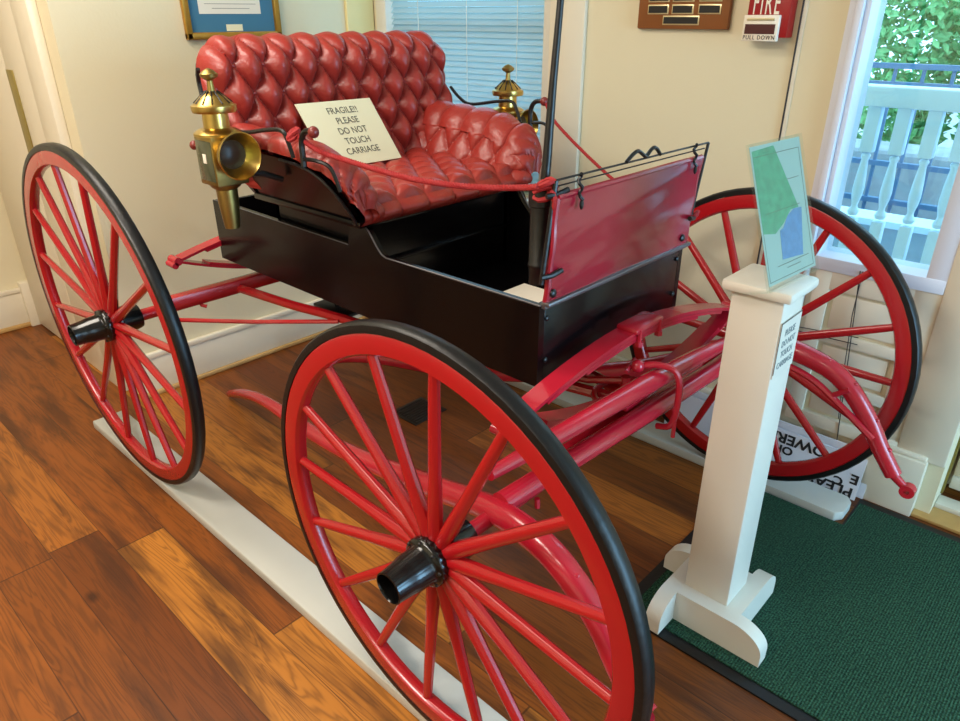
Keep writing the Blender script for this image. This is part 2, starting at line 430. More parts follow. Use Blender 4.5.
mb.box(-0.9, 0.05, YR-0.018, YR, 0, 0.165, 0.003); mb.box(-0.9, 0.05, YR-0.024, YR, 0.165, 0.19, 0.005)
struct(mb.build('baseboard_right', 'trim'))
# corner casing on the back wall, window casings
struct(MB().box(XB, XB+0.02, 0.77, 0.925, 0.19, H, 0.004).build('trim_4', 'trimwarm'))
struct(MB().box(-1.03, -0.87, YR-0.02, YR, 0.19, H, 0.004).build('trim_5', 'trim'))
struct(MB().box(-0.10, -0.085, YR-0.004, YR, 0.19, H, 0.001).build('trim_6', 'trim'))

# blind window (sash, glass, stool) and its venetian blind
wn = struct(empty('window_1', (-1.52, YR+0.07, 0.78)))
mb = MB(); mb.box(-2.06, -1.99, YR-0.01, YR+0.13, 0.78, 2.1, 0.004); mb.box(-1.075, -1.04, YR+0.0, YR+0.13, 0.78, 2.1, 0.004)
mb.box(-1.990, -1.075, YR+0.06, YR+0.12, 0.78, 0.84, 0.004); mb.box(-1.990, -1.075, YR+0.06, YR+0.12, 2.04, 2.1, 0.004); mb.box(-1.990, -1.075, YR+0.07, YR+0.11, 1.42, 1.46, 0.004)
mb.build('window_frame', 'white', wn)
MB(False).box(-1.990, -1.075, YR+0.09, YR+0.094, 0.84, 2.04).build('window_glass', 'glass', wn)
MB().box(-2.03, -1.03, YR-0.045, YR+0.07, 0.745, 0.775, 0.006).build('window_sill', 'white', wn)
bl = empty('window_blind', (-1.52, YR+0.03, 0.80), 'pale blue venetian blind lowered over the window behind the red seat', 'blind')
mb = MB(False); z = 0.83
while z < 2.04:
    mb.quadprism([(-1.987, YR+0.020, z), (-1.078, YR+0.020, z), (-1.078, YR+0.038, z+0.0225), (-1.987, YR+0.038, z+0.0225)], (0, -0.0006, 0.0009))
    z += 0.0235
mb.build('slats', 'blind', bl)
for x in (-1.80, -1.50, -1.22):
    MB().tube([(x, YR+0.017, 0.82), (x, YR+0.017, 2.05)], 0.0012, 6).build('lift_cord', 'offwhite', bl)
MB().box(-1.987, -1.078, YR+0.014, YR+0.042, 0.80, 0.824, 0.004).build('bottom_rail', 'offwhite', bl)
MB().box(-1.987, -1.078, YR+0.010, YR+0.05, 2.045, 2.09, 0.004).build('head_rail', 'offwhite', bl)

# sidelight window: frame, glass, sill, panelled apron below
wn = struct(empty('window_2', (0.26, YR+0.05, 0.76)))
mb = MB(); mb.box(0.035, 0.055, YR-0.022, YR, 0.0, H, 0.003); mb.box(0.055, 0.076, YR-0.03, YR+0.01, 0.19, H, 0.004); mb.box(0.076, 0.092, YR-0.012, YR+0.12, 0.76, 2.1, 0.003)
mb.box(0.405, 0.462, YR-0.018, YR+0.12, 0.76, 2.1, 0.003); mb.box(0.078, 0.46, YR-0.02, YR+0.12, 0.742, 0.785, 0.003); mb.box(0.09, 0.405, YR+0.0, YR+0.12, 2.06, 2.1, 0.003)
mb.build('window_frame', 'framewhite', wn)
MB(False).box(0.09, 0.405, YR+0.06, YR+0.064, 0.785, 2.06).build('window_glass', 'glass', wn)
mb = MB(); mb.box(0.098, 0.46, YR-0.02, YR, 0.19, 0.235, 0.003)
for a, b in ((0.33, 0.37), (0.50, 0.54), (0.68, 0.745)): mb.box(0.098, 0.46, YR-0.014, YR, a, b, 0.004)
mb.box(0.098, 0.15, YR-0.0141, YR, 0.19, 0.745, 0.003); mb.box(0.385, 0.46, YR-0.0141, YR, 0.19, 0.745, 0.003)
for a, b in ((0.245, 0.32), (0.38, 0.49), (0.55, 0.67)): mb.box(0.165, 0.37, YR-0.007, YR, a, b, 0.005)
mb.build('apron_panel', 'trim', wn)
# pilaster with plinth and the entry door to its right
mb = MB(); mb.box(0.46, 0.60, YR-0.02, YR, 0.2, H, 0.004)
struct(mb.build('trim_7', 'trim'))
mb = MB(); mb.box(0.37, 0.555, YR-0.045, YR, 0, 0.205, 0.003); mb.box(0.37, 0.552, YR-0.035, YR, 0.205, 0.22, 0.006)
struct(mb.build('trim_8', 'trim'))
dr = struct(empty('door_2', (1.0, 1.12, 0.03)))
mb = MB(); mb.box(0.615, 1.45, 1.085, 1.13, 0.05, 2.08, 0.003)
mb.build('door_leaf', 'trim', dr)
MB().box(0.615, 1.45, 1.070, 1.086, 0.05, 0.095, 0.003).build('door_sweep', 'white', dr)
MB().box(0.600, 0.607, 1.05, 1.085, 0.03, 2.08, 0.001).build('weatherstrip', 'brassstrip', dr)
MB().box(0.60, 1.5, 0.985, 1.05, 0.0, 0.028, 0.006).build('threshold', 'white', dr)
MB().box(0.555, 1.5, 0.895, 0.985, 0.0, 0.012, 0.003).build('saddle_board', 'shoe', dr)

# door and casings on the side wall, left edge of the picture
dr = struct(empty('door_1', (-2.9, YS-0.02, 0)))
MB().box(XL+0.05, -2.675, YS-0.022, YS, 0.01, 2.1, 0.003).build('door_leaf', 'trim', dr)
MB().box(-2.650, -2.572, YS-0.030, YS, 0.9, 1.29, 0.002).build('latch_plate', 'brassstrip', dr)
mb = MB(); mb.box(-2.655, -2.37, YS-0.026, YS, 0, H, 0.004); mb.box(-2.37, -2.20, YS-0.036, YS, 0, H, 0.006)
mb.build('door_casing', 'trim', dr)
MB().box(-2.47, -2.42, YS-0.04, YS-0.024, 0.98, 1.01, 0.006).build('door_catch', 'white', dr)

# cable running down the wall and its loops under the sidelight
t = empty('wall_cable', (-0.1, YR-0.01, 0.9), 'thin dark cable running down the cream wall beside the fire alarm box', 'cable')
MB().tube([(-0.10, YR-0.004, H), (-0.10, YR-0.004, 0.66)], 0.003, 6).build('cable_run', 'wire', t)
t2 = tag(MB().tube([(0.228, YR-0.022, 0.765), (0.242, YR-0.0225, 0.62), (0.258, YR-0.022, 0.45), (0.285, YR-0.022, 0.16)], 0.0017, 6).tube([(0.236, YR-0.022, 0.765), (0.236, YR-0.0225, 0.62), (0.250, YR-0.022, 0.45), (0.272, YR-0.022, 0.25)], 0.0015, 6).build('cord', 'wire'),
         'thin dark cord hanging in front of the white panel under the narrow window', 'cord')
t3 = tag(MB().tube([(-0.02, YR-0.02, 0.515), (0.08, YR-0.022, 0.533), (0.27, YR-0.022, 0.550)], 0.0016, 6).tube([(-0.02, YR-0.02, 0.505), (0.085, YR-0.022, 0.519), (0.272, YR-0.022, 0.526)], 0.0016, 6).build('cord', 'wire'),
         'pair of thin dark cords stretched sideways across the white panel under the narrow window', 'cord')

# ------------------------------------------------------------------ outside the sidelight
struct(MB(False).box(-3.5, 3.0, YR+0.45, 2.0, -0.1, 0.30).build('porch_floor', 'deck'))
mb = MB(False); mb.box(-3.5, 3.0, 2.30, 2.42, -0.1, 0.57)
struct(mb.build('wall_porch', 'stoneblue'))
struct(MB(False).box(-3.5, 3.0, 2.28, 2.46, 0.57, 0.60).build('trim_9', 'rail'))
g = MB(False)
g.box(-9, 9, 1.6, 16, -0.6, -0.2)
struct(g.build('ground', 'stone'))
MBK = MB(False)
t = tag(MBK.box(-6, 6, 4.0, 4.4, -0.2, 0.66, 0.03).build('stone_border', 'stone'), 'low grey stone border below the shrubs outside', 'border')
pr_ = empty('porch_railing', (0.1, 1.7, 0.3), 'white porch railing with turned balusters outside the narrow window', 'railing')
MB().box(-1.6, 1.6, 1.655, 1.745, 1.165, 1.24, 0.01).build('top_rail', 'rail', pr_)
MB().box(-1.6, 1.6, 1.67, 1.73, 0.40, 0.45, 0.008).build('bottom_rail', 'rail', pr_)
def baluster(x):
    prof = [(0.021, 0.45), (0.021, 0.72), (0.024, 0.73), (0.017, 0.745), (0.022, 0.76), (0.012, 0.78), (0.012, 0.79), (0.019, 0.82), (0.022, 0.85), (0.019, 0.90), (0.013, 0.965), (0.018, 0.98), (0.014, 0.99), (0.021, 1.0), (0.024, 1.165)]
    m_ = MB(); m_.lathe(prof[3:-2], (x, 1.7, 0), 'Z', 14)
    m_.box(x-0.022, x+0.022, 1.678, 1.722, 0.45, 0.735, 0.003); m_.box(x-0.024, x+0.024, 1.676, 1.724, 0.995, 1.165, 0.003)
    return m_.build('baluster', 'rail', pr_)
for i in range(-6, 8): baluster(0.058+0.103*i)
fe = empty('metal_fence', (-0.2, 3.0, -0.2), 'dark blue grey metal fence beyond the white porch railing', 'fence')
for z in (1.235, 1.145, 0.74, 0.54): MB(False).box(-2.2, 2.0, 2.98, 3.02, z-0.013, z+0.013).build('fence_rail', 'fence', fe)
for i in range(-14, 16): MB(False).box(-0.21+0.135*i-0.008, -0.21+0.135*i+0.008, 2.992, 3.008, -0.2, 1.235).build('picket', 'fence', fe)
# leafy shrubs beyond the fence
def shrub(name, cx, cy, cz, rx, ry, rz, n, label, seed):
    rnd = random.Random(seed); m_ = MB(False)
    for i in range(n):
        a = rnd.uniform(0, 2*math.pi); b = math.acos(rnd.uniform(-0.6, 1)); k = rnd.uniform(0.8, 1.03)
        p = Vector((cx+rx*k*math.sin(b)*math.cos(a), cy+ry*k*math.sin(b)*math.sin(a), cz+rz*k*math.cos(b)))
        e = Euler((rnd.uniform(0, 6), rnd.uniform(0, 6), rnd.uniform(0, 6))).to_matrix(); s_ = rnd.uniform(0.03, 0.065)
        q = [p+e@Vector(v)*s_ for v in ((0, -1, 0), (0.45, 0, 0.1), (0, 1, 0), (-0.45, 0, 0.1))]
        m_.bm.faces.new([m_.bm.verts.new(x) for x in q])
    t = empty(name, (cx, cy, -0.2), label, 'shrub', 'shrubs beyond the fence')
    m_.build('foliage', 'leaf', t, fix=False)
    MB().tube([(cx, cy, -0.2), (cx+0.05, cy, cz)], [0.05, 0.03], 8).build('stem', 'walnut', t)
    return t
shrub('shrub', -1.25, 5.5, 0.9, 0.72, 0.6, 1.5, 9000, 'broad light green shrub seen at the top of the narrow window', 3)
shrub('shrub', 0.30, 5.5, 1.0, 0.74, 0.6, 1.6, 9000, 'taller leafy green shrub at the right of the narrow window', 5)
shrub('shrub', -2.85, 5.6, 1.1, 0.74, 0.6, 1.7, 4000, 'dense green shrub left of the other shrubs outside', 6)

# ------------------------------------------------------------------ things on the walls
pic = empty('framed_picture', (XB+0.01, 0.20, 1.41), 'gilt framed document on a blue mat hanging above the seat', 'picture')
mb = MB(); a0, a1, b0, b1, fw = -0.004, 0.420, 1.395, 1.86, 0.026
mb.box(XB, XB+0.022, a0, a1, b0, b0+fw, 0.005); mb.box(XB, XB+0.022, a0, a1, b1-fw, b1, 0.005); mb.box(XB, XB+0.022, a0, a0+fw, b0, b1, 0.005); mb.box(XB, XB+0.022, a1-fw, a1, b0, b1, 0.005)
mb.build('frame', 'gold', pic)
MB(False).box(XB, XB+0.008, a0+fw, a1-fw, b0+fw, b1-fw).build('mat_board', 'matboard', pic)
dc = MB(False).box(XB+0.008, XB+0.0095, 0.065, 0.335, 1.486, 1.78).build('document', 'paper', pic)
mb = MB(False)
for i in range(3): mb.box(XB+0.0095, XB+0.0099, 0.09+0.03*(i == 2), 0.315-0.03*(i == 2), 1.505+0.016*(2-i), 1.5065+0.016*(2-i))
mb.build('faint_lines', 'ink', dc)
MB(False).box(XB+0.008, XB+0.010, 0.172, 0.243, 1.424, 1.448).build('caption_card', 'cream_card', pic)

pl = empty('award_plaque', (-0.48, YR-0.01, 1.44), 'brown wooden plaque with small black name plates on the wall left of the fire alarm', 'plaque')
MB().box(-0.648, -0.318, YR-0.022, YR, 1.437, 1.86, 0.006).build('board', 'walnut', pl)
def plate(x0, x1, z0, z1):
    f = MB().box(x0-0.004, x1+0.004, YR-0.0245, YR-0.021, z0-0.004, z1+0.004, 0.0008).build('name_plate', 'platerim', pl)
    MB(False).box(x0, x1, YR-0.026, YR-0.0244, z0, z1).build('engraved_face', 'plate', f)
plate(-0.545, -0.421, 1.454, 1.474)
for k in range(5):
    for x in (-0.605, -0.515, -0.42): plate(x, x+0.070, 1.486+0.036*k, 1.507+0.036*k)

fa = empty('fire_alarm_box', (-0.2, YR-0.03, 1.41), 'red fire alarm pull box with white handle on the cream wall', 'fire alarm')
MB().box(-0.247, -0.117, YR-0.05, YR, 1.418, 1.60, 0.005).build('housing', 'fire', fa)
hd = MB().box(-0.250, -0.140, YR-0.062, YR-0.046, 1.408, 1.480, 0.003).build('pull_handle', 'offwhite', fa)
MB(False).box(-0.242, -0.149, YR-0.0632, YR-0.0615, 1.428, 1.455).build('recess', 'firedark', hd)
text_mesh('FIRE', 0.095, 'offwhite', 'lettering', fa, (-0.190, YR-0.0505, 1.510), (1, 0, 0), (0, 0, 1), sx=0.40, spacing=1.25)
text_mesh('PULL DOWN', 0.017, 'blackink', 'lettering', hd, (-0.195, YR-0.0625, 1.418), (1, 0, 0), (0, 0, 1), spacing=1.25, sx=0.85)
MB().tube([(-0.237, YR-0.0625, 1.468), (-0.154, YR-0.0625, 1.468)], 0.004, 8, flat=0.9).build('emblem_bar', 'platerim', hd)

# ------------------------------------------------------------------ floor things
rg = empty('floor_register', (-1.13, 0.255, 0), 'dark metal floor register set in the planks under the carriage', 'floor vent')
mb = MB(); mb.box(-1.21, -1.055, 0.17, 0.345, 0.0, 0.006, 0.002); mb.build('register_frame', 'vent', rg)
mb = MB(False)
for i in range(9): mb.box(-1.195+i*0.0155, -1.187+i*0.0155, 0.185, 0.33, 0.005, 0.009)
mb.build('louvers', 'iron', rg)

def skid(yc, x0, x1, label):
    m_ = MB(); hh = 0.0342
    pts = [(x0, yc-0.062, 0), (x1-0.07, yc-0.062, 0), (x1-0.02, yc-0.062, 0), (x1, yc-0.035, 0), (x1, yc+0.035, 0), (x1-0.02, yc+0.062, 0), (x0, yc+0.062, 0)]
    m_.quadprism(pts, (0, 0, hh))
    bmesh.ops.bevel(m_.bm, geom=list(m_.bm.edges), offset=0.005, segments=2, profile=0.5, affect='EDGES')
    return tag(m_.build('wheel_skid', 'skidwhite'), label, 'board')
skid(-0.652, -1.985, 0.45, 'long white board under the two near wheels')
skid(0.755, -1.95, 0.40, 'long white board under the far wheels, along the window wall')

mt = empty('door_mat', (0.7, 0.37, 0), 'large dark green ribbed floor mat under the white display post', 'mat')
def mat_outline(e):
    return [(0.07+e, 0.69-e*0.2), (0.07+e, -0.115+e), (1.75-e, -0.115+e), (1.75-e, 0.872-e), (0.408+e*0.2, 0.872-e), (0.408+e*0.2, 0.69-e*0.2)]
MB(False).quadprism([(x, y, 0.0) for x, y in mat_outline(0)], (0, 0, 0.006)).build('rubber_border', 'rubber', mt)
MB(False).quadprism([(x, y, 0.004) for x, y in mat_outline(0.033)], (0, 0, 0.006)).build('carpet', 'carpet', mt)

# display post
st = empty('display_post', (0.27, 0.11, 0.01), 'white square wooden display post on four curved feet beside the front wheel', 'post')
zb = 0.010
m_ = MB(); h0, h1 = 0.060, 0.058; c0, c1 = (0.270, 0.062), (0.262, 0.068)
b = [(c0[0]+sx*h0, c0[1]+sy*h0, zb) for sx, sy in ((-1, -1), (1, -1), (1, 1), (-1, 1))]
tt = [(c1[0]+sx*h1, c1[1]+sy*h1, 0.944) for sx, sy in ((-1, -1), (1, -1), (1, 1), (-1, 1))]
vb = [m_.bm.verts.new(q) for q in b]; vt = [m_.bm.verts.new(q) for q in tt]
m_.bm.faces.new(vb[::-1]); m_.bm.faces.new(vt)
for i in range(4): m_.bm.faces.new((vb[i], vb[(i+1) % 4], vt[(i+1) % 4], vt[i]))
bmesh.ops.bevel(m_.bm, geom=list(m_.bm.edges), offset=0.003, segments=2, profile=0.5, affect='EDGES')
m_.build('post_shaft', 'white', st)
MB().box(c1[0]-0.078, c1[0]+0.078, c1[1]-0.078, c1[1]+0.078, 0.944, 0.969, 0.009).build('cap', 'white', st)
def foot(p0, dirv, nrm):
    """quarter-round foot: runs from p0 along dirv, thickness along nrm"""
    p0, dv, nv = Vector(p0), Vector(dirv), Vector(nrm); Lf, hf, tf = 0.238, 0.094, 0.042
    prof = [(0, 0), (Lf, 0), (Lf, 0.035)]
    for i in range(1, 9):
        a = math.pi/2*i/8; prof.append((Lf-0.085*(1-math.cos(a)), 0.035+(hf-0.035)*math.sin(a)))
    prof.append((0, hf))
    f = MB(); f.quadprism([p0+dv*q[0]+Vector((0, 0, q[1])) for q in prof], nv*tf)
    bmesh.ops.bevel(f.bm, geom=[e for e in f.bm.edges if e.calc_face_angle(0) > 0.6], offset=0.003, segments=2, profile=0.5, affect='EDGES')
    f.build('foot', 'white', st)
x0, x1, ya, yb = 0.209, 0.327, 0.003, 0.121
foot((x0, ya, zb), (1, 0, 0), (0, -1, 0)); foot((x1, ya, zb), (0, 1, 0), (1, 0, 0)); foot((x1, yb, zb), (-1, 0, 0), (0, 1, 0)); foot((x0, yb, zb), (0, -1, 0), (-1, 0, 0))
# notice taped to the right face of the post
def post_x(z, off=0.0): return lerp(c0[0]+h0, c1[0]+h1, (z-zb)/(0.944-zb))+off
nz0, nz1, ny0, ny1 = 0.762, 0.894, 0.011, 0.124
nt_ = tag(MB(False).quadprism([(post_x(nz0, 0.001), ny0, nz0), (post_x(nz0, 0.001), ny1, nz0), (post_x(nz1, 0.001), ny1, nz1), (post_x(nz1, 0.001), ny0, nz1)], (0.0012, 0, 0)).build('paper_notice', 'white'),
          'small paper notice with four lines of print taped to the white post', 'notice')
text_mesh('PLEASE\nDO NOT\nTOUCH\nCARRIAGE', 0.022, 'faintink', 'lettering', nt_, (post_x(0.825, 0.0026), 0.068, 0.825), (0, 1, 0), (-0.0106, 0, 1), depth=0.0004, line=1.15, sx=0.82)
m_ = MB(False)
m_.quadprism([(post_x(nz0, 0.0022), ny0, nz0+0.01), (post_x(nz0, 0.0022), ny0+0.0035, nz0+0.01), (post_x(nz1, 0.0022), ny0+0.0035, nz1), (post_x(nz1, 0.0022), ny0, nz1)], (0.0005, 0, 0))
m_.quadprism([(post_x(nz1-0.0025, 0.0022), ny0, nz1-0.0025), (post_x(nz1-0.0025, 0.0022), ny1, nz1-0.0025), (post_x(nz1, 0.0022), ny1, nz1), (post_x(nz1, 0.0022), ny0, nz1)], (0.0005, 0, 0))
m_.build('printed_border', 'blackink', nt_)

# acrylic sign holder on the post cap
A = Vector((0.3010, -0.034, 0.9700)); EX = Vector((0.018, 0.222, 0.0)).normalized(); EYv = Vector((-0.098, 0.025, 0.289)); EYv = (EYv - EX*EYv.dot(EX)).normalized(); EN = EX.cross(EYv)
Wd, Hd = 0.222, 0.300
def sp(a, b, k=0.0): return A + EX*a + EYv*b + EN*k
hl = empty('sign_holder', A, 'clear acrylic sign holder with a green and blue printed sheet on top of the post', 'sign holder')
MB(False).quadprism([sp(0, 0), sp(Wd, 0), sp(Wd, Hd), sp(0, Hd)], EN*0.002).build('acrylic_front', 'acrylic', hl)
MB(False).quadprism([sp(0, 0, -0.006), sp(Wd, 0, -0.006), sp(Wd, Hd, -0.006), sp(0, Hd, -0.006)], EN*0.002).build('acrylic_back', 'acrylic', hl)
MB(False).quadprism([sp(0, 0.0, -0.006), sp(Wd, 0.0, -0.006), sp(Wd, 0.0, -0.09), sp(0, 0.0, -0.09)], EYv*0.0025).build('acrylic_base', 'acrylic', hl)
sh = MB(False).quadprism([sp(0.006, 0.012, -0.003), sp(Wd-0.006, 0.012, -0.003), sp(Wd-0.006, Hd-0.006, -0.003), sp(0.006, Hd-0.006, -0.003)], EN*0.001).build('printed_sheet', 'sheet', hl)
def printed(pts, m, name, k=-0.0018):
    MB(False).quadprism([sp(a, b_, k) for a, b_ in pts], EN*0.0003).build(name, m, sh)
printed([(0.012, 0.120), (0.06, 0.112), (0.10, 0.128), (0.135, 0.150), (0.172, 0.150), (0.10, 0.288), (0.012, 0.285)], 'green', 'map_land')
printed([(0.075, 0.055), (0.165, 0.048), (0.175, 0.10), (0.185, 0.148), (0.15, 0.150), (0.12, 0.140), (0.095, 0.118), (0.08, 0.115)], 'blue', 'map_water')
mb = MB(False)
def pbar(a0_, a1_, b_, hh=0.0012): mb.quadprism([sp(a0_, b_, -0.0018), sp(a1_, b_, -0.0018), sp(a1_, b_+hh, -0.0018), sp(a0_, b_+hh, -0.0018)], EN*0.0003)
for a0_, a1_, b_ in ((0.012, 0.205, 0.018), (0.012, 0.205, 0.272), (0.125, 0.19, 0.213), (0.05, 0.19, 0.044), (0.09, 0.15, 0.034), (0.03, 0.18, 0.156)): pbar(a0_, a1_, b_)
for a_ in (0.012, 0.205): mb.quadprism([sp(a_, 0.018, -0.0018), sp(a_+0.0012, 0.018, -0.0018), sp(a_+0.0012, 0.273, -0.0018), sp(a_, 0.273, -0.0018)], EN*0.0003)
mb.build('printed_lines', 'ink', sh)

# upside-down sign boards leaning on the wall behind the far wheel
def yard(name, x0, x1, y0, y1, ztop, label):
    t = empty(name, ((x0+x1)/2, y0, 0.003), label, 'sign')
    MB(False).quadprism([(x0, y0, 0.003), (x1, y0, 0.003), (x1, y1, ztop), (x0, y1, ztop)], (0, 0.004, 0.001)).build('board', 'sign', t)
    return t
yard('sign_board', -0.30, 0.412, 0.878, 0.899, 0.172, 'blank white sign board standing behind the upside-down lettered one')
ys = yard('sign_board', -0.33, 0.395, 0.850, 0.884, 0.150, 'white sign board with black lettering standing upside down behind the far front wheel')
up_ = Vector((0, 0.034, 0.147)).normalized()
def yline(txt, x, k, size):
    text_mesh(txt, size, 'blackink', 'lettering', ys, Vector((x, 0.850, 0.003)) + up_*k + Vector((0, -0.0008, 0)), (-1, 0, 0), -up_, depth=0.0004, align='LEFT', sx=1.15, bold=0.0014)
yline('PLEASE', 0.383, 0.022, 0.050); yline('E  C', 0.385, 0.066, 0.048) if False else None
yline('OF', 0.165, 0.083, 0.040); yline('POWERED', 0.30, 0.124, 0.050); yline('E', 0.390, 0.072, 0.046); yline('C', 0.345, 0.048, 0.040)

# ------------------------------------------------------------------ the carriage
CA = empty('carriage', (-0.75, 0, 0.02), 'black and red horse buggy with a tufted red leather seat and four tall wheels', 'carriage')

def make_wheel(Rr, phase):
    """wheel about the origin, axle along Y, outer side towards -Y; Rr = wooden rim radius"""
    n = 72; hw = 0.0148
    rin = Rr-0.045
    fel = MB(); fel.lathe([(Rr, -hw), (Rr-0.004, -hw-0.0015), (rin+0.006, -hw-0.0008), (rin+0.001, -hw+0.005), (rin, -0.003), (rin, 0.003), (rin+0.001, hw-0.005), (rin+0.006, hw+0.0008), (Rr-0.004, hw+0.0015), (Rr, hw)], axis='Y', n=n, closed=True)
    W_ = fel.build('wheel', 'red', local=True)
    ty = MB(); ty.lathe([(Rr+0.0005, -hw-0.002), (Rr+0.008, -hw-0.002), (Rr+0.015, -hw-0.001), (Rr+0.019, -0.011), (Rr+0.020, 0), (Rr+0.019, 0.011), (Rr+0.015, hw+0.001), (Rr+0.008, hw+0.002), (Rr+0.0005, hw+0.002)], axis='Y', n=n, closed=True)
    ty.build('tire', 'rubber', W_, local=True)
    for k in range(16):
        a = R(phase+22.5*k); dv = Vector((math.cos(a), 0, math.sin(a)))
        pts, rad = [], []
        for t, rr in ((0.028, 0.0155), (0.06, 0.0165), (0.11, 0.0165), (0.2, 0.0135), (0.32, 0.0125), (rin-0.03, 0.0115), (rin+0.004, 0.0108)):
            pts.append(dv*t + Vector((0, 0.014*(1-t/rin), 0))); rad.append(rr)
        MB().tube(pts, rad, 10, flat=0.92, up=(0, 1, 0)).build('spoke', 'red', W_, local=True)
    hb = MB()
    hb.lathe([(0.050, 0.006), (0.053, -0.004), (0.053, -0.016), (0.050, -0.020), (0.044, -0.023), (0.041, -0.030), (0.040, -0.058), (0.037, -0.070), (0.0345, -0.095), (0.034, -0.108), (0.031, -0.109), (0.029, -0.103), (0.027, -0.07), (0.0, -0.069)], axis='Y', n=28)
    hub = hb.build('hub', 'hub', W_, local=True)
    bk = MB(); bk.lathe([(0.0, 0.024), (0.050, 0.024), (0.051, 0.032), (0.046, 0.037), (0.045, 0.06), (0.043, 0.085), (0.040, 0.098), (0.02, 0.099), (0.0, 0.099)], axis='Y', n=24)
    bk.build('hub_band', 'hub', W_, local=True)
    for k in range(8):
        a = R(phase+11+45*k); MB().ball((0.0475*math.cos(a), -0.0205, 0.0475*math.sin(a)), 0.0042, 6).build('hub_bolt', 'iron', hub, local=True)
    return W_
def place_wheel(W_, c, rx, rz):
    W_.parent = CA; W_.location = Vector(c)-Vector(CA.location); W_.rotation_euler = (rx, 0, rz)
wf = make_wheel(0.470, -4.8); place_wheel(wf, (-0.009, -0.713, 0.526), 0.0145, 0.0)
wr = make_wheel(0.5416, 7.5); place_wheel(wr, (-1.490, -0.722, 0.5966), 0.032, 0.0)
wf2 = copy_tree(wf); place_wheel(wf2, (0.009, 0.713, 0.526), 0.0165, math.pi-0.064)
wf2.rotation_euler = (0.0165, R(-4.1), math.pi-0.064)
wr2 = copy_tree(wr); place_wheel(wr2, (-1.490, 0.722, 0.5966), 0.020, math.pi)

# running gear
MB().tube([(-0.009, -0.64, 0.526), (-0.007, -0.5, 0.527), (0.0, 0, 0.53), (0.007, 0.5, 0.527), (0.009, 0.64, 0.526)], 0.018, 10).build('front_axle', 'red_shaft', CA)
MB().box(-0.03, 0.014, -0.36, 0.36, 0.535, 0.572, 0.008).build('axle_bed', 'red_shaft', CA)
MB().tube([(-1.49, -0.645, 0.597), (-1.49, 0.645, 0.597)], 0.020, 10).build('rear_axle', 'red', CA)
MB().box(-1.512, -1.468, -0.56, 0.56, 0.592, 0.632, 0.006).build('axle_bed', 'red', CA)
for y in (-0.40, 0.40):
    MB().tube([(-1.50, y-0.012, 0.60), (-1.48, y-0.012, 0.575), (-1.47, y, 0.57)], 0.007, 8).build('axle_clip', 'red', CA)
def reach(y):
    MB().tube(smoothpts([(-1.49, 0.8*y, 0.600), (-1.2, 0.68*y, 0.598), (-0.98, 0.55*y, 0.597), (-0.4, 0.28*y, 0.592), (-0.03, 0.05*y, 0.59)], 5), 0.016, 8).build('reach_bar', 'red', CA)
    MB().tube([(-1.43, 1.62*y, 0.575), (-1.2, 1.15*y, 0.585), (-0.98, 0.60*y, 0.592)], 0.0075, 8).build('brace_rod', 'red', CA)
reach(-0.335); reach(0.335)
# fifth wheel and king bolt under the front of the body
m_ = MB(); ring = [(-0.03+0.07*math.cos(R(a)), 0.09*math.sin(R(a)), 0.600) for a in range(90, 271, 12)]
m_.tube(ring, 0.009, 8); m_.tube([(-0.03, 0, 0.585), (-0.03, 0, 0.65)], 0.013, 8); m_.tube([(-0.03, 0, 0.64), (-0.12, -0.03, 0.62), (-0.2, -0.02, 0.60)], 0.010, 8)
m_.build('fifth_wheel', 'red', CA)

def spring(xc, skew, b_, ze, zt, zl, name):
    root = None; n = 20
    def arc(z1, y_lim, k): return [(xc+skew*y/b_, y, lerp(z1, ze, abs(y/b_)**1.75)+k) for y in [(-y_lim+2*y_lim*i/n) for i in range(n+1)]]
    up = MB(); up.strip(arc(zt, b_, 0), (0.025, 0, 0), 0.009); up.strip(arc(zt, b_*0.78, -0.0095), (0.025, 0, 0), 0.008); up.strip(arc(zt, b_*0.5, -0.018), (0.025, 0, 0), 0.007)
    root = up.build(name, 'red_shaft', CA)
    lo = MB(); lo.strip(arc(zl, b_, 0), (0.025, 0, 0), 0.009); lo.strip(arc(zl, b_*0.78, 0.0095), (0.025, 0, 0), 0.008)
    lo.build('lower_leaf', 'red_shaft', root)
    for s_ in (-1, 1):
        ey = MB(); ey.tube([(xc+skew*s_-0.026, s_*b_, ze), (xc+skew*s_+0.026, s_*b_, ze)], 0.014, 12); ey.tube([(xc+skew*s_-0.026, s_*(b_+0.012), ze-0.012), (xc+skew*s_+0.026, s_*(b_+0.012), ze-0.012)], 0.011, 10)
        ey.build('spring_eye', 'red_shaft', root)
    cl = MB(); cl.box(xc-0.030, xc+0.030, -0.062, 0.062, zt-0.004, zt+0.013, 0.006)
    for y in (-0.045, 0.045):
        cl.tube([(xc+0.027, y, zt+0.008), (xc+0.027, y, zt-0.034)], 0.0065, 8); cl.lathe([(0.0, -0.008), (0.011, -0.008), (0.011, 0.004), (0.0, 0.004)], (xc+0.027, y, zt-0.026), 'Z', 6)
        cl.tube([(xc-0.027, y, zt+0.008), (xc-0.027, y, zt-0.034)], 0.0065, 8)
    cl.build('spring_clamp', 'red_shaft', root)
    bk = MB(); bk.box(xc-0.03, xc+0.03, -0.075, 0.075, zl-0.012, zl+0.005, 0.004); bk.build('spring_seat', 'red_shaft', root)
    return root
spring(-0.005, 0.024, 0.470, 0.715, 0.802, 0.608, 'front_spring')
spring(-1.49, 0.0, 0.470, 0.750, 0.815, 0.640, 'rear_spring')

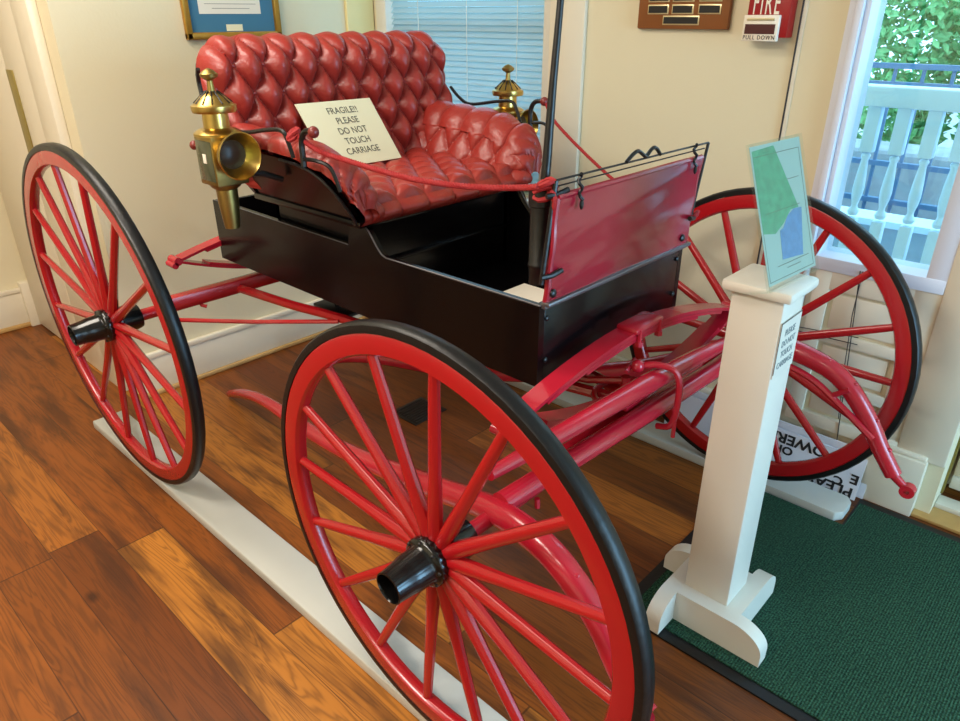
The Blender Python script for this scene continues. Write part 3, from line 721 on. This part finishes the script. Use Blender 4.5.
# body box
BH, ZB, ZT, XR, XF = 0.312, 0.725, 0.920, -1.475, -0.075
def side_panel(yo, yi):
    prof = [(XR, ZB), (XF, ZB), (XF, ZT), (-0.585, ZT-0.004), (-0.603, ZT+0.002), (-0.620, ZT+0.018), (-0.650, ZT+0.055), (-0.684, 1.0), (-0.72, 1.0), (-0.74, ZT), (XR, ZT+0.006)]
    m_ = MB(); m_.quadprism([(x, yo, z) for x, z in prof], (0, yi-yo, 0))
    return m_
side_panel(-BH, -BH+0.020).build('body_side', 'black', CA)
side_panel(BH-0.020, BH).build('body_side', 'black', CA)
MB().box(XF-0.02, XF, -BH+0.02, BH-0.02, ZB, ZT, 0.002).build('body_front', 'black', CA)
MB().box(XR, XR+0.02, -BH+0.02, BH-0.02, ZB, ZT, 0.002).build('body_rear', 'black', CA)
MB().box(XR+0.02, XF-0.02, -BH+0.02, BH-0.02, ZB, ZB+0.022).build('body_floor', 'black', CA)
m_ = MB(); m_.box(-0.70, -0.685, -BH+0.02, BH-0.02, ZB+0.022, 1.0); m_.box(-0.685, -0.672, -BH+0.02, BH-0.02, 0.865, 0.875, 0.002)
m_.box(-1.13, -1.115, -BH+0.03, BH-0.03, ZB+0.022, 1.0); m_.box(-1.13, -0.685, -BH+0.03, -BH+0.045, ZB+0.022, 1.0); m_.box(-1.13, -0.685, BH-0.045, BH-0.03, ZB+0.022, 1.0)
m_.build('seat_riser', 'black', CA)
# thin pale steel edge trim along the top of the sides and the front
m_ = MB()
for s_ in (-1, 1):
    m_.tube([(XF, s_*(BH-0.003), ZT+0.001), (-0.585, s_*(BH-0.003), ZT-0.003), (-0.603, s_*(BH-0.003), ZT+0.003), (-0.620, s_*(BH-0.003), ZT+0.019), (-0.650, s_*(BH-0.003), ZT+0.056), (-0.684, s_*(BH-0.003), 1.0)], 0.0022, 6)
    m_.tube([(-0.74, s_*(BH-0.003), ZT+0.001), (XR, s_*(BH-0.003), ZT+0.006)], 0.0018, 6)
m_.build('edge_bead', 'steel', CA)
MB().box(XF-0.002, XF+0.012, -BH+0.005, BH-0.005, ZT-0.006, ZT+0.010, 0.003).build('dash_sill', 'steel', CA)
for y, z in ((-0.285, 0.886), (-0.285, 0.785), (0.285, 0.886), (0.285, 0.785)):
    MB().ball((XF+0.001, y, z), 0.0065, 8, (0.6, 1, 1)).build('bolt_head', 'iron', CA)
MB().box(-1.14, -0.965, -0.185, -0.125, 0.598, 0.610, 0.004).build('step_plate', 'iron', CA)
MB().tube([(-1.05, -0.15, 0.605), (-1.05, -0.15, 0.73)], 0.010, 8).build('step_stem', 'iron', CA)

# seat pan, side and back shells
ZS = 1.003
MB().box(-1.16, -0.652, -0.335, 0.335, ZS-0.018, ZS, 0.004).build('seat_pan', 'black', CA)
def arm_y(z): return 0.330 + 0.52*(z-ZS)            # flare of the arm's outer face
ARM_X = [-1.10, -0.98, -0.87, -0.78, -0.725, -0.69, -0.672, -0.668]
ARM_Z = [1.165, 1.162, 1.158, 1.150, 1.130, 1.090, 1.045, ZS+0.005]
def arm_outline():
    pts = [(-1.13, ZS), (-0.69, ZS), (-0.672, ZS+0.012)]
    for x, z in list(zip(ARM_X, ARM_Z))[::-1][1:]: pts.append((x, z-0.012))
    pts.append((-1.13, 1.155))
    return pts
def arm_shell(s_):
    m_ = MB(); o = [(x, s_*arm_y(z), z) for x, z in arm_outline()]
    m_.quadprism(o, (0, -s_*0.014, 0)); return m_.build('arm_shell', 'black', CA)
for s_ in (-1, 1):
    arm_shell(s_)
    MB().tube(smoothpts([(x+0.002, s_*(arm_y(z)+0.001), z-0.012) for x, z in list(zip(ARM_X, ARM_Z))[2:]] + [(-0.700, s_*arm_y(ZS), ZS-0.004)], 4), 0.0045, 8).build('arm_edge', 'iron', CA)

def tuft(a, b_, p=0.42):
    return (abs(math.sin(math.pi*a))*abs(math.sin(math.pi*b_)))**p
def wr_noise(x, y): return 0.5*math.sin(31*x+17*y)+0.3*math.sin(57*x-43*y+1.3)+0.2*math.sin(91*x+77*y)
# back cushion
YC = 0.032
def back_pt(sv, tv, want=0):
    z0, z1, rad = 1.015, 1.426, 0.105
    z = lerp(z0, z1, tv)
    hwid = 0.455 if z < z1-rad else 0.455-rad+math.sqrt(max(0, rad*rad-(z-(z1-rad))**2))
    hwid = lerp(0.36, hwid, min(1, max(0, (z-1.0)/0.16))**0.7)
    s2 = sv*2-1
    s2 = math.copysign(abs(s2)**0.96, s2)
    y = s2*hwid
    dedge = min(z1-z, (hwid-abs(y))+0.0)
    roll = 0.062; k = min(1.0, dedge/roll); prof = math.sqrt(max(0, 1-(1-k)**2))
    lean = -0.20*(z-1.015)
    du, dvv = 0.047, 0.074
    a = y/du; c = (z-1.06)/dvv
    h = tuft(0.5*(a+c), 0.5*(a-c), 0.6)
    x = -1.155 + lean + 0.066*prof + 0.040*h*min(1, 0.35+k) + 0.0016*wr_noise(y*2, z*2)
    zz = z + 0.010*h*(1-k)
    return Vector((x, y*(1+0.018*h*(1-k))+YC, zz))
m_ = MB().grid(back_pt, 270, 130)
for i in range(-9, 10):
    for j in range(0, 5):
        if (i+j) % 2: continue
        y, z = i*0.047, 1.06+j*0.074
        if abs(y) > 0.42 or z > 1.38: continue
        tv = (z-1.015)/(1.426-1.015)
        best = min((abs(back_pt(q/400, tv).y-YC-y), q/400) for q in range(401))[1]
        p = back_pt(best, tv); m_.ball((p.x+0.002, p.y, p.z), 0.0065, 6, (0.7, 1, 1))
m_.build('seat_back', 'leather', CA, fix=False)
# black back shell behind the cushion
out = []
for i in range(41):
    t = i/40; out.append((t, 0))
shell = MB()
zs = [1.0, 1.1, 1.2, 1.3, 1.333, 1.36, 1.385, 1.40, 1.41, 1.419]
def bw(z):
    rad = 0.105; z1 = 1.420
    h = 0.452 if z < z1-rad else 0.452-rad+math.sqrt(max(0, rad*rad-(z-(z1-rad))**2))
    return lerp(0.36, h, min(1, max(0, (z-1.0)/0.16))**0.7)
L_ = [(-1.155-0.20*(z-1.015), -bw(z)+YC, z) for z in zs]; R_ = [(-1.155-0.20*(z-1.015), bw(z)+YC, z) for z in zs[::-1]]
shell.quadprism(L_+R_, (-0.018, 0, 0)); shell.build('back_shell', 'black', CA)

# arm cushions (tufted inner faces rolling over the top)
def arm_pt(s_):
    XE = -0.634 if s_ < 0 else -0.622
    def f(uv, tv):
        # u along the arm from back to front; t up the inner face, over the rolled top and down on to the shell edge
        x = lerp(-1.10, XE, uv)
        k = min(1.0, max(0.0, (XE-x)/0.085)); fr = math.sqrt(max(0, 1-(1-k)**2))
        ztop = lerp(ZS+0.035, interp(ARM_X, [q+0.034 for q in ARM_Z[:5]]+[1.165, 1.160, 1.155], x), fr)
        zb_ = ZS+0.004; Hh = ztop-zb_
        th = 0.084*(0.40+0.60*fr); rr = th/2
        Ls = Hh-rr; La = math.pi*rr*0.92; tot = Ls+La; sl = tv*tot
        if sl < Ls: z = zb_+sl; n_in, n_up = 1.0, 0.0; off = th
        else:
            a = (sl-Ls)/rr; z = zb_+Ls+rr*math.sin(a); off = rr+rr*math.cos(a); n_in, n_up = math.cos(a), math.sin(a)
        aa = (x+1.10)/0.052; cc = sl/0.072
        h = tuft(0.5*(aa+cc), 0.5*(aa-cc)) if sl < Ls*0.92 else abs(math.sin(math.pi*aa*0.5+math.pi*0.25))**0.4*0.9
        if k < 0.75: h = lerp(abs(math.sin(math.pi*sl/0.042))**0.45, h, k/0.75)
        bulge = 0.022*h*(0.35+0.65*fr)
        y = arm_y(z)-0.006-off-bulge*n_in; z += bulge*n_up*0.8
        x += 0.016*h*(1-k)
        return Vector((x, s_*(y+0.001*wr_noise(2*x, 2*z)), z))
    return f
for s_ in (-1, 1):
    MB().grid(arm_pt(s_), 130, 76).build('arm_cushion', 'leather', CA, fix=False)
# seat cushion
def cush_pt(uv, tv):
    # u across (y), t from the back to the front edge and down over it
    y = lerp(-0.335, 0.335, uv)
    if tv < 0.74:
        q = tv/0.74; x = lerp(-1.08, -0.655, q); z = 1.052; down = 0
        aa = y/0.050; cc = (x+0.655)/0.070
        h = tuft(0.5*(aa+cc), 0.5*(aa-cc))
        ek = min(1, (0.335-abs(y))/0.03); fk = min(1, (-0.655-x)/0.05)
        z = 1.052 - 0.018*(1-math.sqrt(max(0, 1-(1-ek)**2))) - 0.014*(1-math.sqrt(max(0, 1-(1-fk)**2))) + 0.022*h
        return Vector((x, y, z+0.001*wr_noise(2*x, 2*y)))
    q = (tv-0.74)/0.26; a = q*math.pi
    aa = y/0.050
    h = abs(math.sin(math.pi*aa*0.5+math.pi*0.5))**0.45*0.9 if False else abs(math.cos(math.pi*(aa+1)*0.5))**0.45*0.9
    z = 1.038 - 0.046*q + 0.004*h*(1-q)
    x = -0.655 + 0.016*math.sin(a*0.9+0.15) + 0.016*h*math.sin(a*0.92+0.05)
    return Vector((x, y, z))
m_ = MB().grid(cush_pt, 200, 130)
for i in range(-6, 7):
    for j in range(1, 6):
        if (i+j) % 2: continue
        m_.ball((-0.655-j*0.070, i*0.050, 1.055), 0.006, 6, (1, 1, 0.6))
m_.build('seat_cushion', 'leather', CA, fix=False)

# iron arm rails with knobs and hooks
for s_ in (-1, 1):
    Y = s_*0.435
    m_ = MB(); m_.tube(smoothpts([((-1.13, s_*0.455, 1.275) if s_ < 0 else (-1.12, 0.47, 1.25)), (-1.06, s_*0.45, 1.222), (-0.99, Y, 1.205), (-0.87, Y, 1.222), (-0.805, Y, 1.226), (-0.783, Y, 1.205), (-0.765, Y, 1.165)], 6), 0.0055, 8)
    rl = m_.build('arm_rail', 'iron', CA)
    m_ = MB(); m_.tube(smoothpts([(-0.722, Y, 1.150), (-0.722, Y, 1.205), (-0.705, Y, 1.232), (-0.672, Y, 1.238)], 6), 0.0075, 8)
    m_.tube(smoothpts([(-0.715, Y, 1.168), (-0.67, Y, 1.170), (-0.635, s_*0.42, 1.155), (-0.618, s_*0.41, 1.10)], 5), 0.005, 8)
    m_.build('rein_hook', 'iron', CA)
    MB().ball((-0.668, Y, 1.236), 0.014, 8).build('hook_knob', 'knobred', CA)
    if s_ < 0: MB().tube(smoothpts([(-1.13, s_*0.462, 1.355), (-1.150, s_*0.455, 1.32), (-1.14, s_*0.455, 1.275), (-1.13, s_*0.455, 1.265)], 6), 0.006, 8).build('back_rail', 'iron', CA)

# carriage lamps
def make_lamp(cx, cy, cz):
    """cz = bottom of the lantern box; glass towards the outside, bell reflector towards the front"""
    hw = 0.044
    m_ = MB(); m_.box(cx-hw, cx+hw, cy-hw, cy+hw, cz, cz+0.122, 0.004)
    lamp = m_.build('carriage_lamp', 'brass', CA)
    so = -1 if cy < 0 else 1
    MB().box(cx-hw+0.005, cx+hw-0.006, cy+so*(hw-0.001)-0.002, cy+so*(hw-0.001)+0.002, cz+0.012, cz+0.110, 0.001).build('lamp_glass', 'lampglass', lamp)
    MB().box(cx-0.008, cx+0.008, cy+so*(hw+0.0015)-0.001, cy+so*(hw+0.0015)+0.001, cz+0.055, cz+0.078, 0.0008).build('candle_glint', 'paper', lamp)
    top = MB(); top.lathe([(0.058, 0.0), (0.058, 0.006), (0.046, 0.014), (0.032, 0.018), (0.031, 0.052), (0.052, 0.054), (0.054, 0.060), (0.054, 0.070), (0.046, 0.074), (0.030, 0.090), (0.014, 0.101), (0.0, 0.104)], (cx, cy, cz+0.120), 'Z', 28)
    ch = top.build('lamp_chimney', 'brass_in', lamp)
    fn = MB(); fn.lathe([(0.010, 0.100), (0.008, 0.112), (0.007, 0.126), (0.012, 0.129), (0.020, 0.134), (0.0215, 0.141), (0.012, 0.149), (0.004, 0.153), (0.0, 0.154)], (cx, cy, cz+0.120), 'Z', 18)
    fn.build('lamp_finial', 'brass', lamp)
    rb = MB()
    for k in range(12):
        a = 2*math.pi*k/12; c_, s_ = math.cos(a), math.sin(a)
        rb.tube([(cx+0.045*c_, cy+0.045*s_, cz+0.1955), (cx+0.014*c_, cy+0.014*s_, cz+0.2225)], 0.0022, 5)
    rb.build('chimney_ribs', 'iron', lamp)
    rf = MB(); rf.lathe([(0.020, hw-0.002), (0.034, hw+0.006), (0.047, hw+0.022), (0.055, hw+0.042), (0.058, hw+0.050), (0.0555, hw+0.052), (0.052, hw+0.046), (0.044, hw+0.026), (0.031, hw+0.010), (0.0, hw+0.006)], (cx, cy, cz+0.078), 'X', 30)
    rf.build('reflector_bell', 'brass_in', lamp)
    ln = MB(); ln.lathe([(0.0, hw+0.022), (0.022, hw+0.020), (0.037, hw+0.014), (0.034, hw+0.011), (0.0, hw+0.009)], (cx, cy, cz+0.078), 'X', 24)
    ln.build('lamp_lens', 'lens', lamp)
    tl = MB(); tl.lathe([(0.042, 0.0), (0.036, -0.008), (0.027, -0.014), (0.026, -0.05), (0.022, -0.09), (0.019, -0.116), (0.0, -0.117)], (cx, cy, cz), 'Z', 18)
    tl.build('candle_tube', 'brass', lamp)
    MB().tube([(cx-hw, cy+so*0.025, cz+0.088), (cx-hw-0.035, cy+so*0.025, cz+0.088)], 0.005, 8).ball((cx-hw-0.042, cy+so*0.025, cz+0.088), 0.012, 8).build('lamp_knob', 'knobred', lamp)
    MB().tube([(cx, cy-so*hw, cz+0.02), (cx+0.01, so*0.43, cz+0.01), (cx+0.03, so*0.385, cz-0.01)], 0.008, 8).build('lamp_bracket', 'iron', lamp)
    return lamp
make_lamp(-0.935, -0.535, 1.095)
make_lamp(-0.912, 0.540, 1.057)

# dash: leather panel on an iron frame
xd = -0.060
def dash_pt(uv, tv):
    y = lerp(-0.300, lerp(0.300, 0.296, tv), uv); z = lerp(0.931, 1.157, tv)
    return y, z
m_ = MB()
def dface(side):
    def f(uv, tv):
        y, z = dash_pt(uv, tv)
        puck = 0.006*math.sin(math.pi*uv)*math.sin(math.pi*tv)+0.0025*math.sin(9*uv+4*tv)+0.002*math.sin(14*tv-6*uv)
        return Vector((lerp(-0.068, -0.050, tv)+side*0.006+puck*0.6, y, z))
    return f
m_.grid(dface(1), 40, 20); m_.grid(dface(-1), 40, 20, True)
for tv in (0, 1):
    m_.tube([dface(0)(i/20, tv) for i in range(21)], 0.0075, 8)
for uv in (0, 1):
    m_.tube([dface(0)(uv, i/10) for i in range(11)], 0.0075, 8)
ds = m_.build('dash_panel', 'dash', CA)
MB().box(-0.072, -0.052, -0.308, 0.312, 0.922, 0.932, 0.003).build('dash_binding', 'steel', ds)
m_ = MB()
frame = [(-0.075, -0.315, 0.985), (-0.068, -0.312, 1.05), (-0.055, -0.302, 1.192), (-0.046, 0.0, 1.197), (-0.046, 0.326, 1.193)]
m_.tube([(-0.068, -0.318, 0.975), (-0.055, -0.300, 1.190)], 0.0055, 8); m_.tube([(-0.055, -0.300, 1.190), (-0.048, 0.324, 1.190)], 0.0024, 8); m_.tube([(-0.055, -0.296, 1.178), (-0.048, 0.306, 1.178)], 0.0017, 6)
m_.tube([(-0.048, 0.324, 1.190), (-0.064, 0.308, 0.985)], 0.0042, 8)
for y, zz in ((-0.305, 0.992), (0.306, 0.995), (-0.298, 1.160)): m_.tube([(-0.062, y-0.022*(1 if y < 0 else -1), zz), (-0.052, y, zz+0.002), (-0.048, y+0.030*(1 if y < 0 else -1), zz+0.008)], 0.006, 8)
m_.build('dash_frame', 'iron', CA)
for y in (-0.236, 0.246):
    m_ = MB(); q = [(-0.044+0.008*(i/9)+0.004*math.cos(i*1.6), y+0.004*math.sin(i*1.6), 1.196-i*0.0066) for i in range(9)]; m_.tube(q, 0.0038, 7); m_.ball((-0.036, y+0.001, 1.134), 0.007, 6, (0.6, 0.8, 1.6))
    m_.build('dash_strap', 'iron', CA)
for y, z in ((-0.292, 0.951), (0.262, 0.953)): MB().ball((-0.055, y, z), 0.010, 8, (0.6, 1, 1)).build('bolt_head', 'iron', CA)
MB().tube(smoothpts([(-0.05, -0.055, 1.192), (-0.05, -0.03, 1.206), (-0.05, -0.008, 1.210), (-0.05, 0.020, 1.196), (-0.05, 0.030, 1.196), (-0.05, 0.052, 1.209), (-0.05, 0.07, 1.206), (-0.05, 0.09, 1.190)], 5), 0.0045, 8).build('rein_guide', 'iron', CA)

# whip socket and whip
m_ = MB(); sx_, sy_ = -0.098, -0.292
m_.lathe([(0.0, 0.965), (0.020, 0.965), (0.021, 1.00), (0.0225, 1.002), (0.0225, 1.010), (0.021, 1.012), (0.021, 1.13), (0.0245, 1.132), (0.025, 1.150), (0.025, 1.165), (0.022, 1.168), (0.015, 1.168), (0.014, 1.12), (0.0, 1.12)], (sx_, sy_, 0), 'Z', 20)
for z in (0.99, 1.02): m_.tube([(sx_+0.01, sy_, z), (-0.06, -0.30, z+0.002)], 0.006, 8)
m_.build('whip_socket', 'iron', CA)
tag(MB().tube([(sx_+0.004, sy_+0.002, 1.123), (sx_+0.006, sy_+0.008, 1.22), (sx_+0.004, sy_+0.020, 1.36), (sx_-0.002, sy_+0.042, 1.52), (sx_-0.01, sy_+0.08, 1.80), (sx_-0.02, sy_+0.13, 2.1)], [0.0105, 0.0095, 0.0078, 0.0066, 0.005, 0.003], 10).build('buggy_whip', 'iron'),
    'thin black buggy whip standing upright in the socket by the red dash', 'whip')

# ------------------------------------------------------------------ the loose shafts, laid back under the carriage
SH = empty('carriage_shafts', (0.0, 0, 0.03), 'pair of bent red shafts strapped under the front axle, tips resting back on the floor', 'shafts')
near = [(-1.813, -0.215, 0.02), (-1.623, -0.24, 0.1), (-1.39, -0.27, 0.16), (-0.998, -0.33, 0.217), (-0.646, -0.39, 0.304), (-0.299, -0.455, 0.421), (-0.117, -0.495, 0.491), (-0.002, -0.525, 0.536), (0.096, -0.545, 0.55), (0.168, -0.555, 0.542), (0.233, -0.56, 0.507), (0.294, -0.565, 0.456), (0.34, -0.57, 0.396), (0.381, -0.575, 0.346), (0.42, -0.58, 0.328)]
def shaft(P, eye):
    S = smoothpts(P, 5); n = len(S); rad = []
    for i, q in enumerate(S):
        rad.append(interp([-1.85, -1.7, -1.1, -0.3, 0.1, 0.3, 0.6], [0.013, 0.019, 0.026, 0.030, 0.030, 0.027, 0.020], q.x))
    sh_ = MB().tube(S, rad, 12, flat=1.05).build('shaft', 'red_shaft', SH)
    ev = Vector(eye); t_ = MB(); t_.tube([S[-1], ev], [0.013, 0.010], 10)
    t_.lathe([(0.007, -0.013), (0.019, -0.013), (0.019, 0.013), (0.007, 0.013)], ev, 'Y', 18, closed=True)
    t_.build('shaft_eye', 'red_shaft', sh_)
    for f_ in (0.70, 0.79, 0.88, 0.95):
        q = S[int(f_*(n-1))]; MB().ball((q.x+0.012, q.y-0.004, q.z+0.021), 0.008, 8, (1, 1, 0.6)).build('shaft_bolt', 'red_shaft', sh_)
    return sh_
def fwd(p, always=False):
    k = 1.0 if always else min(1.0, max(0.0, (p[0]+0.9)/0.85))
    if p[1] > 0.4: return (p[0]+0.006*k, p[1]-0.022*k, p[2]+0.011*k)
    if p[1] < -0.4: return (p[0]+0.024*k, p[1]-0.028*k, p[2]+0.027*k)
    return (p[0]+0.021*k, p[1]-0.040*k, p[2]+0.026*k)
shaft(near, (0.425, -0.583, 0.262))
far = [(x+0.03, -y, z) for x, y, z in near[:6]] + [(-0.02, 0.49, 0.548), (0.072, 0.5, 0.590), (0.154, 0.5, 0.622), (0.211, 0.5, 0.627), (0.311, 0.5, 0.604), (0.372, 0.5, 0.564), (0.434, 0.5, 0.494), (0.482, 0.5, 0.421), (0.530, 0.5, 0.356)]
fs = shaft(far, (0.573, 0.5, 0.325))
MB().tube(smoothpts([fwd((0.13, 0.5, 0.570), True), fwd((0.205, 0.5, 0.574), True), fwd((0.275, 0.5, 0.556), True), fwd((0.335, 0.5, 0.522), True), fwd((0.42, 0.5, 0.465), True), fwd((0.455, 0.5, 0.44), True)], 5), 0.010, 8).build('brace_iron', 'red_shaft', fs)
MB().tube([fwd((0.372, 0.5, 0.560), True), fwd((0.330, 0.5, 0.526), True)], 0.008, 8).build('brace_stud', 'red_shaft', fs)
MB().tube([(0.005, -0.520, 0.560), fwd((0.0, -0.3, 0.543), True), fwd((0.03, 0.0, 0.558), True), fwd((0.055, 0.3, 0.574), True), fwd((0.07, 0.495, 0.588), True)], 0.0265, 12, flat=0.9).build('crossbar', 'red_shaft', SH)
MB().tube([fwd((0.022, -0.575, 0.668), True), fwd((0.03, -0.4, 0.666), True), fwd((0.04, -0.02, 0.657), True), fwd((0.052, 0.2, 0.652), True), fwd((0.066, 0.42, 0.645), True)], [0.013, 0.020, 0.026, 0.023, 0.015], 12).build('singletree', 'red_shaft', SH)
m_ = MB(); c_ = fwd((0.045, 0.01, 0.61), True)
m_.tube(smoothpts([fwd((0.01, 0.0, 0.690), True), fwd((0.045, 0.02, 0.697), True), fwd((0.082, 0.045, 0.68), True), fwd((0.092, 0.055, 0.62), True), fwd((0.082, 0.055, 0.53), True), fwd((0.045, 0.05, 0.512), True)], 6), 0.0085, 8); m_.ball(fwd((0.008, -0.012, 0.693), True), 0.017, 8)
m_.build('pivot_hook', 'red_shaft', SH)
m_ = MB(); m_.tube([fwd((0.0, -0.05, 0.688), True), fwd((-0.02, 0.02, 0.690), True)], 0.006, 6); m_.tube([fwd((0.09, 0.055, 0.54), True), fwd((0.09, 0.056, 0.495), True)], 0.006, 6); m_.build('pivot_pin', 'red_shaft', SH)
for y, z in ((-0.26, 0.512), (-0.40, 0.50)):
    MB().tube([(0.03, y-0.03, z+0.035), (0.032, y-0.03, z+0.012)], 0.007, 7).build('crossbar_bolt', 'red_shaft', SH)

# ------------------------------------------------------------------ ropes, cards
def rope(P, rad, name, label, turns=110, ends=True):
    S = smoothpts(P, 14); m_ = MB(); L = 0; Ls = [0]
    for i in range(1, len(S)): L += (S[i]-S[i-1]).length; Ls.append(L)
    # resample finely
    N_ = int(L/0.003); pts = []
    j = 0
    for i in range(N_+1):
        t = L*i/N_
        while j < len(Ls)-2 and Ls[j+1] < t: j += 1
        k = (t-Ls[j])/max(1e-9, Ls[j+1]-Ls[j]); pts.append((S[j].lerp(S[j+1], k), t))
    for ph in (0, 2*math.pi/3, 4*math.pi/3):
        q = []
        for i, (p, t) in enumerate(pts):
            tg = (pts[min(i+1, N_)][0]-pts[max(i-1, 0)][0]).normalized(); a = tg.cross(Vector((0, 0, 1)))
            a = a.normalized() if a.length > 1e-4 else Vector((1, 0, 0)); b_ = tg.cross(a); an = t*2*math.pi/0.022+ph
            q.append(p+(a*math.cos(an)+b_*math.sin(an))*rad*0.5)
        m_.tube(q, rad*0.55, 6)
    return m_
m_ = rope([(-0.745, -0.432, 1.222), (-0.671, -0.425, 1.193), (-0.589, -0.41, 1.179), (-0.419, -0.39, 1.162), (-0.312, -0.37, 1.158), (-0.223, -0.34, 1.158), (-0.139, -0.316, 1.166), (-0.085, -0.318, 1.176)], 0.0068, 'rope', '')
for i in range(3):
    m_.tube([(-0.078+0.020*math.cos(a*0.7), -0.302+0.012*math.sin(a*0.7+i), 1.180-0.012*i+0.008*math.sin(a*0.7*1.3+i)) for a in range(10)], 0.006, 6, closed=True)
m_.tube(smoothpts([(-0.06, -0.302, 1.17), (-0.052, -0.305, 1.150), (-0.056, -0.302, 1.130)], 4), [0.007]*4+[0.006]*4+[0.003], 7)
for k in range(2): m_.tube([(-0.755+0.016*math.cos(R(a)), -0.434+0.012*math.sin(R(a)), 1.222+0.012*math.sin(R(a)+k)) for a in range(0, 360, 36)], 0.006, 6, closed=True)
tag(m_.build('rope', 'rope'), 'red twisted rope slung from the near seat hook to the dash post', 'rope')
m_ = rope([(-0.662, 0.432, 1.235), (-0.60, 0.43, 1.165), (-0.35, 0.40, 1.03), (-0.16, 0.345, 1.0), (-0.068, 0.326, 1.005)], 0.0052, 'rope', '')
for i in range(2): m_.tube([(-0.064+0.012*math.cos(R(a)), 0.322+0.014*math.sin(R(a)), 1.004+0.008*math.sin(R(a)*2+i)) for a in range(0, 360, 36)], 0.005, 6, closed=True)
tag(m_.build('rope', 'rope'), 'thin red rope running from the far seat hook down behind the dash', 'rope')

# warning card leaning on the seat back
bl_ = Vector((-0.975, -0.180, 1.074)); ex_ = Vector((-0.005, 1, -0.012)).normalized(); ey_ = Vector((-0.100, -0.034, 0.180)).normalized()
n_ = ex_.cross(ey_).normalized()
cd = MB(False).quadprism([bl_, bl_+ex_*0.279, bl_+ex_*0.276+ey_*0.205, bl_+ey_*0.205], -n_*0.003).build('warning_card', 'cream_card')
tag(cd, 'cream card with printed warning propped on the red seat', 'card')
text_mesh('FRAGILE!!\nPLEASE\nDO NOT\nTOUCH\nCARRIAGE', 0.029, 'ink', 'lettering', cd, bl_+ex_*0.150+ey_*0.108+n_*0.0006, ex_, ey_, depth=0.0003, line=1.12, sx=0.92)
tag(MB(False).box(-0.495, -0.30, -0.12, 0.148, ZB+0.0225, ZB+0.024).build('paper_sheet', 'paper'), 'white paper lying on the black carriage floor behind the dash', 'paper')
